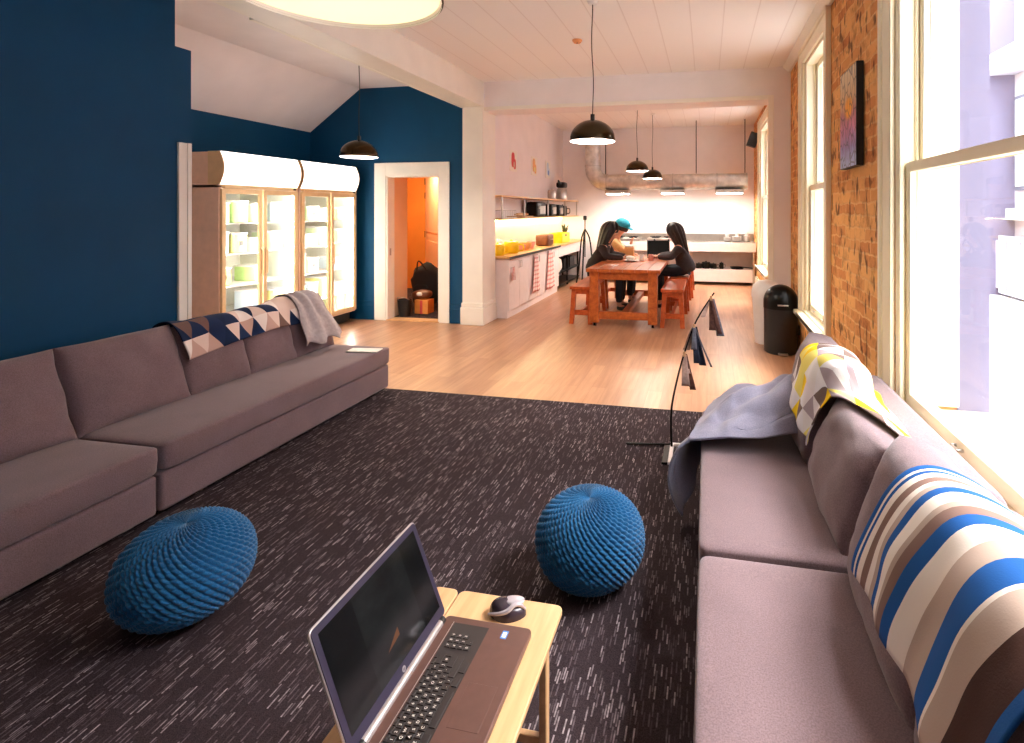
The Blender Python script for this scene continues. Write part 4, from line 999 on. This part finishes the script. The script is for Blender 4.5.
t = thing('frying_pan', 'black frying pan leaning on its handle on low bench shelf', 'pan', (.62, 11.38, .33)); MB().lathe([(0, 0), (.12, 0), (.15, .045), (.145, .045), (.116, .006), (0, .006)], n=28).build('pan', 'black_metal', t); MB().tube([(.13, -.02, .04), (.32, -.06, .03)], [.012, .014], 8).build('handle', 'black_plastic', t)
for i, (x, w) in enumerate(((.42, .16), (.62, .2), (.82, .15))):
    t = thing('dish_stack', ['white dishes', 'tall white dishes', 'small white dishes'][i]+' on the bench under the kitchen window end, '+['first of three', 'middle of three', 'in the corner'][i], 'dishes', (x, 11.45, .90))
    b = MB()
    for k in range(5+i): b.lathe([(0, k*.018), (w*.3, k*.018), (w*.5, k*.018+.02), (w*.48, k*.018+.022), (w*.28, k*.018+.006), (0, k*.018+.006)], n=22)
    b.build('plates', 'white_plastic', t); MB().lathe([(0, .1+i*.018), (.03, .1+i*.018), (.045, .16+i*.018), (.04, .16+i*.018), (.026, .11+i*.018), (0, .11+i*.018)], n=16).build('cup', 'white_plastic', t)
t = thing('wall_speaker', 'small black speaker high beside the kitchen window', 'speaker', (.90, 10.75, 2.95)); MB().box(-.10, .08, -.09, .09, -.14, .14, Matrix.Rotation(.35, 4, 'Y')).build('cabinet', 'black_plastic', t, bevel=.01); MB().tube([(.05, 0, 0), (.10, 0, 0)], .02, 10).build('bracket', 'black_metal', t)
t = thing('tripod_stand', 'black tripod with slim mast in the kitchen corner', 'tripod', (-2.42, 10.35, 0))
MB().tube([(0, 0, .62), (0, 0, 1.38)], .012, 8).build('mast', 'black_metal', t); MB().superq((0, 0, 1.41), (.07, .07, .09), .5, .5, 14, 10).build('head', 'black_plastic', t)
for k in range(3):
    a = k*2*PI/3+.5; MB().tube(curve([(0, 0, 1.18), (.1*math.cos(a), .1*math.sin(a), .98), (.16*math.cos(a), .16*math.sin(a), .5), (.26*math.cos(a), .26*math.sin(a), .0)], 10), .016, 8).build('leg', 'black_metal', t)
t = thing('backpack', 'dark bag with red trim leaning below tripod in kitchen', 'bag', (-2.30, 10.75, 0)); b = MB(); b.superq((0, 0, .3), (.34, .3, .6), .6, .6, 24, 16, wob=.05, seed=4); b.build('body', 'dark_fabric', t); MB().superq((.03, -.14, .42), (.2, .06, .2), .7, .7, 16, 10).build('pocket', 'red_paint', t); MB().superq((-.08, -.15, .45), (.1, .05, .12), .7, .7, 16, 10).build('tag', 'paper_white', t)

# ------------------------------------------------------------------ dining table + benches
TX0, TX1, TY0, TY1 = -1.60, -.60, 6.88, 9.05; TT = .78
t = thing('dining_table', 'heavy orange-brown wooden dining table in the kitchen opening', 'table', ((TX0+TX1)/2, TY0, 0))
hw = (TX1-TX0)/2; tl = TY1-TY0
b = MB()
for k in range(6): b.box(-hw+k*2*hw/6+.001, -hw+(k+1)*2*hw/6-.001, 0, tl, TT-.045, TT)
b.build('tabletop', 'table_wood', t, bevel=.005)
MB().box(-hw+.1, hw-.1, .075, .1, TT-.15, TT-.046).box(-hw+.1, hw-.1, tl-.1, tl-.075, TT-.15, TT-.046).box(-hw+.075, -hw+.1, .1, tl-.1, TT-.15, TT-.046).box(hw-.1, hw-.075, .1, tl-.1, TT-.15, TT-.046).build('apron', 'table_wood', t, bevel=.004)
for x in (-hw+.105, hw-.105):
    for y in (.10, tl-.10):
        l_ = MB().box(x-.062, x+.062, y-.062, y+.062, .05, TT-.046).build('leg', 'table_wood', t, bevel=.008); MB().tube([(x-.015, y, .026), (x+.015, y, .026)], .026, 14).build('caster', 'black_metal', l_)
for y in (.10, tl-.10): MB().box(-hw+.16, hw-.16, y-.03, y+.03, .10, .20).build('end_rail', 'table_wood', t, bevel=.005)
MB().box(-.05, .05, .12, tl-.12, .12, .18).build('stretcher', 'table_wood', t, bevel=.005)
bp = thing('bench', 'reddish wooden bench at near right side of the dining table', 'bench', (0,0,0), 0, 'wooden benches around the dining table')
BW, BL, BH = .15, 1.12, .52
MB().box(-BW, BW, 0, BL, BH-.04, BH).build('seat', 'bench_wood', bp, bevel=.006)
for sx in (-1, 1):
    for y, sy in ((.09, -1), (BL-.09, 1)):
        MB().tube([(sx*.135, y+sy*.03, 0), (sx*.105, y, BH-.04)], [.042, .042], 4).build('leg', 'bench_wood', bp, smooth=False)
for y in (.075, BL-.075): MB().box(-.11, .11, y-.014, y+.014, .12, .19).box(-.09, .09, y-.012, y+.012, BH-.11, BH-.04).build('end_rail', 'bench_wood', bp, bevel=.004)
MB().box(-.018, .018, .08, BL-.08, .14, .19).build('stretcher', 'bench_wood', bp, bevel=.004)
bp.location = (-.45, 6.97, 0)
dup(bp, (-.43, 8.20, 0), 0, 'reddish wooden bench under the woman in the grey jacket')
dup(bp, (-.40, 9.42, 0), 0, 'reddish wooden bench farthest on the right side of dining table')
dup(bp, (-1.70, 6.98, 0), 0, 'reddish wooden bench at near left side of the dining table')
dup(bp, (-1.70, 8.16, 0), 0, 'reddish wooden bench under the two people at the left side')
# on the table
t = thing('laptop', 'dark laptop open on the wooden table before the grey jacket woman', 'laptop', (-.80, 8.85, TT+.001), math.radians(8))
MB().box(-.19, .19, -.26, 0, 0, .018).build('base', 'black_plastic', t, bevel=.004); MB().box(-.19, .19, 0, .016, .01, .28, Matrix.Rotation(-.18, 4, 'X')).build('lid', 'black_metal', t, bevel=.004)
MB().box(-.16, .16, -.2, -.06, .018, .021).build('keyboard', 'key_black', t)
t = thing('paper_bag', 'open tan paper bag standing on wooden dining table', 'bag', (-1.22, 8.35, TT+.001)); MB().prism([(-.08,0),(.08,0),(.07,.2),(-.07,.2)], 1, -.06, .06).build('body', 'amber_plastic', t, bevel=.004); MB().box(-.072, .072, -.055, .055, .2, .225).build('rim', 'paper_white', t)
t = thing('plate', 'white plate nearest on the wooden dining table', 'plate', (-1.14, 8.0, TT+.001)); MB().lathe([(0, 0), (.07, 0), (.12, .018), (.118, .022), (.068, .005), (0, .005)], n=30).build('dish', 'white_plastic', t)
t = thing('napkin', 'crumpled white napkin lying on the white plate', 'napkin', (-1.14, 8.0, TT+.0065)); b = MB(); b.superq((0, 0, .035), (.13, .11, .07), .8, .8, 22, 14, wob=.05, seed=9); b.build('paper', 'paper_white', t)
jar('mug', 'white mug beside the plate on dining table', 'mug', (-.99, 8.1, TT+.001), .04, .10, 'white_plastic', handle=True)
jar('mug', 'pink mug beside the dark laptop on dining table', 'mug', (-.86, 8.22, TT+.001), .04, .095, 'pink_ceramic', handle=True)
jar('glass_jar', 'clear glass tumbler on dining table behind white mug', 'glass', (-1.02, 8.42, TT+.001), .035, .13, 'window_glass')

# ------------------------------------------------------------------ people
def skin_obj(name, chains, mt, parent, sub=2, root=0):
    """chains: lists of (x,y,z,r); a chain starting with an int joins an earlier vertex"""
    verts, edges, rad = [], [], []
    for ch in chains:
        prev = None
        for p in ch:
            if isinstance(p, int): prev = p; continue
            verts.append(p[:3]); r = p[3]; rad.append(r if isinstance(r, tuple) else (r, r)); i = len(verts)-1
            if prev is not None: edges.append((prev, i))
            prev = i
    me = bpy.data.meshes.new(name); me.from_pydata(verts, edges, []); bm = bmesh.new(); bm.from_mesh(me)
    sl = bm.verts.layers.skin.verify(); bm.verts.ensure_lookup_table()
    for v, r in zip(bm.verts, rad): v[sl].radius = r
    bm.verts[root][sl].use_root = True; bm.to_mesh(me); bm.free(); me.materials.append(M[mt])
    o = bpy.data.objects.new(name, me); COL.objects.link(o); o.parent = parent
    s = o.modifiers.new('skin', 'SKIN'); s.use_smooth_shade = True; s.branch_smoothing = .6
    ss = o.modifiers.new('sub', 'SUBSURF'); ss.levels = sub; ss.render_levels = sub
    return o
def hand_chain(w, d, r, side, curl=.02):
    """five fingers from wrist w towards direction d (Vector), r right vector"""
    w = Vector(w); d = Vector(d).normalized(); r = Vector(r).normalized(); up = r.cross(d)
    if up.z < 0: up = -up
    out = []
    palm = w+d*.045
    for k, ln in ((-1.5, .058), (-.5, .07), (.5, .075), (1.5, .066)):
        b = palm+r*(k*.019)+d*.03; m1 = b+d*ln*.5+up*.006; e = b+d*ln*.95-up*curl
        out.append([(*b, .0095), (*m1, .0085), (*e, .0065)])
    b = palm-d*.02+r*side*.03; out.append([(*b, .011), (*(b+d*.03+r*side*.022-up*.006), .010), (*(b+d*.055+r*side*.026-up*.012), .0075)])
    return palm, out
def person(label, loc, rotz, P, top, trouser, hair_kind, skin='skin_light'):
    """sitting; local +y is forward, z from floor; P gives joints"""
    t = thing('person', label, 'person', loc, rotz)
    pel, sp, ch, nk, hd = P['pel'], P['sp'], P['ch'], P['nk'], P['hd']
    hv = Vector(hd); f = Vector(P.get('look', (0, 1, -.1))).normalized(); rt = f.cross(Vector((0, 0, 1))).normalized(); up = rt.cross(f)
    H = lambda a, b_, c_: tuple(hv+rt*a+f*b_+up*c_)
    core = [(*pel, (.15, .12)), (*sp, (.135, .105)), (*ch, (.15, .11)), (*nk, .064), (*H(0, -.015, -.12), .062), (*H(0, .012, -.055), (.080, .092)), (*H(0, .0, .02), (.092, .108)), (*H(0, -.008, .085), (.080, .095)), (*H(0, -.01, .12), (.045, .05))]
    chains = [core]
    # jaw/nose/ears
    chains += [[5, (*H(0, .06, -.075), .03)], [5, (*H(0, .100, -.015), .016), (*H(0, .112, -.032), .011)], [6, (*H(.09, -.01, -.02), .02)], [6, (*H(-.09, -.01, -.02), .02)]]
    for s, key_ in ((1, 'r'), (-1, 'l')):
        sh, eb, wr = P['sh'+key_], P['el'+key_], P['wr'+key_]
        chains.append([2, (*sh, .058), (*[(a+c)/2 for a, c in zip(sh, eb)], .046), (*eb, .04), (*[(a+c)/2 for a, c in zip(eb, wr)], .036), (*wr, .026)])
        kn, an, to = P['kn'+key_], P['an'+key_], P['to'+key_]
        hip = (pel[0]+s*.09, pel[1]+.02, pel[2]-.02)
        chains.append([0, (*hip, .085), (*[(a+c)/2 for a, c in zip(hip, kn)], .075), (*kn, .058), (*[(a+c)/2 for a, c in zip(kn, an)], .052), (*an, .038), (*to, .03)])
    body = skin_obj('body', chains, skin, t)
    # hands: palm and five fingers per side, same body mesh object style
    for s, key_ in ((1, 'r'), (-1, 'l')):
        wr = Vector(P['wr'+key_]); d = Vector(P['hdir'+key_]); r = d.cross(Vector((0, 0, 1))).normalized()
        palm, fg = hand_chain(wr, d, r, -s)
        cs = [[(*wr, .026), (*palm, (.042, .018)), (*(palm+d.normalized()*.03), (.038, .015))]]
        n0 = 2
        for c_ in fg: cs.append([1]+c_)
        skin_obj('hand', cs, skin, body)
    for s in (1, -1):
        MB().superq(H(s*.034, .082, .005), (.022, .022, .016), 1, 1, 12, 8).build('eye', 'key_black', body)
    MB().superq(H(0, .088, -.062), (.04, .016, .012), 1, 1, 12, 8).build('mouth', 'pink_ceramic', body)
    # top with sleeves
    tc = [[(pel[0], pel[1]-.01, pel[2]-.075, (.205, .175)), (pel[0], pel[1]-.005, pel[2]+.04, (.20, .17)), (*sp, (.185, .15)), (*ch, (.20, .155)), (*[a*.5+c*.5 for a, c in zip(ch, nk)], (.10, .085)), (*nk, .068)]]
    for key_ in 'rl':
        sh, eb, wr = P['sh'+key_], P['el'+key_], P['wr'+key_]; w2 = [a*.12+c*.88 for a, c in zip(eb, wr)]
        tc.append([3, (*sh, .082), (*[(a+c)/2 for a, c in zip(sh, eb)], .068), (*eb, .062), (*[(a+c)/2 for a, c in zip(eb, wr)], .054), (*w2, .044)])
    skin_obj('jacket', tc, top, t)
    tr = [[(pel[0], pel[1]-.02, pel[2]+.02, (.19, .15)), (pel[0], pel[1]+.03, pel[2]-.03, (.19, .14))]]
    for s, key_ in ((1, 'r'), (-1, 'l')):
        hip = (pel[0]+s*.09, pel[1]+.03, pel[2]-.03); kn, an = P['kn'+key_], P['an'+key_]
        tr.append([1, (*hip, .115), (*[(a+c)/2 for a, c in zip(hip, kn)], .098), (*kn, .08), (*[(a+c)/2 for a, c in zip(kn, an)], .066), (an[0], an[1], an[2]+.03, .055)])
    skin_obj('trousers', tr, trouser, t)
    for key_ in 'rl':
        an, to = P['an'+key_], P['to'+key_]
        skin_obj('shoe', [[(an[0], an[1]-.04, an[2]-.035, .042), (an[0], an[1]+.04, an[2]-.032, .045), (*to[:2], an[2]-.042, .036)]], 'black_plastic', t)
    HM = Matrix((rt, f, up)).transposed()
    def cap_shell(b, r, c, phi0, n=28, m=10, sq=1.0):
        vs = []; fs = []
        for j in range(m+1):
            ph = phi0+(PI/2-phi0)*j/m
            for i in range(n):
                t_ = 2*PI*i/n; vs.append(Vector(c)+HM @ Vector((r*.92*math.cos(ph)*math.cos(t_), r*1.08*math.cos(ph)*math.sin(t_), r*sq*math.sin(ph))))
        for j in range(m):
            for i in range(n): fs.append((j*n+i, j*n+(i+1)%n, (j+1)*n+(i+1)%n, (j+1)*n+i))
        return b._add(vs, fs)
    if hair_kind == 'long':
        b = MB(); nu_, nv_ = 30, 26
        def hf(a, k):
            # sheet from the hairline over the crown and down the back, opening at the face
            ang = (a-.5)*2*math.radians(128); dn = k
            if dn < .38:
                ph = PI/2*(1-dn/.38); rr = .122*math.cos(ph); p = Vector((rr*.98*math.sin(ang), -rr*1.12*math.cos(ang)+.012*math.sin(ph), .03+.118*math.sin(ph)))
            else:
                q = (dn-.38)/.62; rr = .122-.02*q; p = Vector((rr*(.98-.1*q)*math.sin(ang), -rr*(1.12-.55*q)*math.cos(ang)-.10*q**.8, .03-.44*q+.10*q*abs(math.sin(ang))))
            p += .007*math.sin(ang*14)*Vector((math.sin(ang), -math.cos(ang), 0))
            return hv+HM @ p
        b.grid(hf, nu_, nv_); b.build('hair', 'hair_dark', t, solid=.03)
    elif hair_kind == 'cap':
        b = MB(); cap_shell(b, .122, H(0, -.012, .0), -.5); b.build('hair', 'hair_dark', t)
        b = MB(); cap_shell(b, .132, H(0, -.005, .03), -.12, sq=.95); cp = b.build('cap', 'cap_teal', t)
        b = MB(); b.grid(lambda u, v: Vector(H((u-.5)*.19*(1-.25*v*v), .105+.10*v-.035*(2*u-1)**2, .035-.035*v+.012*(1-(2*u-1)**2))), 10, 6); b.build('peak', 'cap_teal', cp, solid=.008)
    return t
SZ = .515
def pose(lean, reach, elz, headf, headz, turn=0.0, spread=.2, wz=.83, look=(0, 1, -.15)):
    z = SZ
    P = dict(pel=(0, 0, z+.13), sp=(0, lean*.35, z+.30), ch=(0, lean*.75, z+.46), nk=(0, lean*.95, z+headz-.135), hd=(0, headf, z+headz), look=look)
    for s, k in ((1, 'r'), (-1, 'l')):
        P['sh'+k] = (s*.19, lean*.8, z+headz-.235); P['el'+k] = (s*.25, reach*.45, elz); P['wr'+k] = (s*spread*.55, reach, wz); P['hdir'+k] = (-s*.35, 1, -.12)
        P['kn'+k] = (s*.13, .42, z+.08); P['an'+k] = (s*.13, .40, .095); P['to'+k] = (s*.14, .54, .045)
    return P
person('person with long dark hair in dark brown coat leaning on the table, left side', (-1.73, 8.12, 0), -PI/2, pose(.20, .50, .86, .25, .71), 'coat_brown', 'denim_dark', 'long', 'skin_tan')
pc = pose(.17, .38, .86, .25, .765, look=(0, 1, -.35)); pc['wrr'] = (.07, .40, .98); pc['hdirr'] = (-.2, .3, 1); pc['elr'] = (.20, .36, .85)
person('person in tan jacket and teal cap beyond the brown coat', (-1.66, 8.80, 0), -PI/2, pc, 'jacket_tan', 'denim_dark', 'cap')
pw = pose(.14, .46, .84, .19, .69)
person('person with long dark hair in dark grey jacket, alone at right side', (-.33, 8.45, 0), PI/2, pw, 'coat_grey', 'denim_dark', 'long')

# ------------------------------------------------------------------ pendant lamps, placed
for i, (loc, top, lb) in enumerate(lamps):
    t = pendant_proto(lb); t.location = loc; add_cord(t, top, i*1.3)
nl = thing('pendant_lamp', 'largest pale glowing pendant lamp overhead, nearest the camera', 'lamp', (-1.05, 1.33, 2.21))
r = .30
prof = [(.02, .2)]+[(r*math.sin(a*PI/2/14), .2*math.cos(a*PI/2/14)) for a in range(1, 15)]+[(r, -.012), (r-.006, -.012)]
MB().lathe(prof, n=64).build('shade', 'bronze_metal', nl)
MB().lathe([(.0005, -.004), (r-.012, -.004)], n=64).build('diffuser', 'near_lamp_glow', nl)
MB().lathe([(x-.005, z-.006) for x, z in prof[1:-1]], n=64).build('shade_lining', 'white_enamel', nl)
nl_h = ZC-2.19; MB().tube([(0, 0, .19), (0, 0, nl_h)], .006, 8).build('cord', 'black_plastic', nl)
MB().lathe([(0, nl_h-.03), (.04, nl_h-.03), (.055, nl_h-.001), (0, nl_h-.001)], n=20).build('ceiling_rose', 'white_plastic', nl)
# corridor lamp (hidden by the lintel) that makes the corridor glow orange
t = thing('ceiling_light', 'warm round ceiling light inside the corridor', 'light', (-4.9, 8.2, 2.5)); MB().lathe([(0, -.06), (.12, -.05), (.15, 0)], n=24).build('diffuser', 'corridor_glow', t); MB().lathe([(.15, -.012), (.165, -.012), (.165, 0)], n=24).build('rim', 'white_plastic', t)

# ------------------------------------------------------------------ light
w = bpy.data.worlds.new('sky'); SC.world = w; w.use_nodes = True
bg = w.node_tree.nodes['Background']; bg.inputs[0].default_value = (.90, .94, 1.0, 1); bg.inputs[1].default_value = 11.5
sl = bpy.data.lights.new('bright_sky', 'SUN'); sl.energy = 15.5; sl.angle = math.radians(38); sl.color = (1, .97, .95)
so = bpy.data.objects.new('bright_sky', sl); COL.objects.link(so); so.location = (6, 4, 9); so.rotation_euler = Vector((.56, .22, .80)).to_track_quat('Z', 'Y').to_euler()
SC.view_settings.view_transform = 'Standard'; SC.view_settings.look = 'None'; SC.view_settings.gamma = 1; SC.view_settings.use_curve_mapping = False
SC.view_settings.exposure = 0.2
SC.cycles.use_denoising = True; SC.cycles.max_bounces = 10; SC.cycles.diffuse_bounces = 6; SC.cycles.glossy_bounces = 4; SC.cycles.transparent_max_bounces = 12
SC.cycles.sample_clamp_indirect = 6; SC.cycles.caustics_reflective = False; SC.cycles.caustics_refractive = False
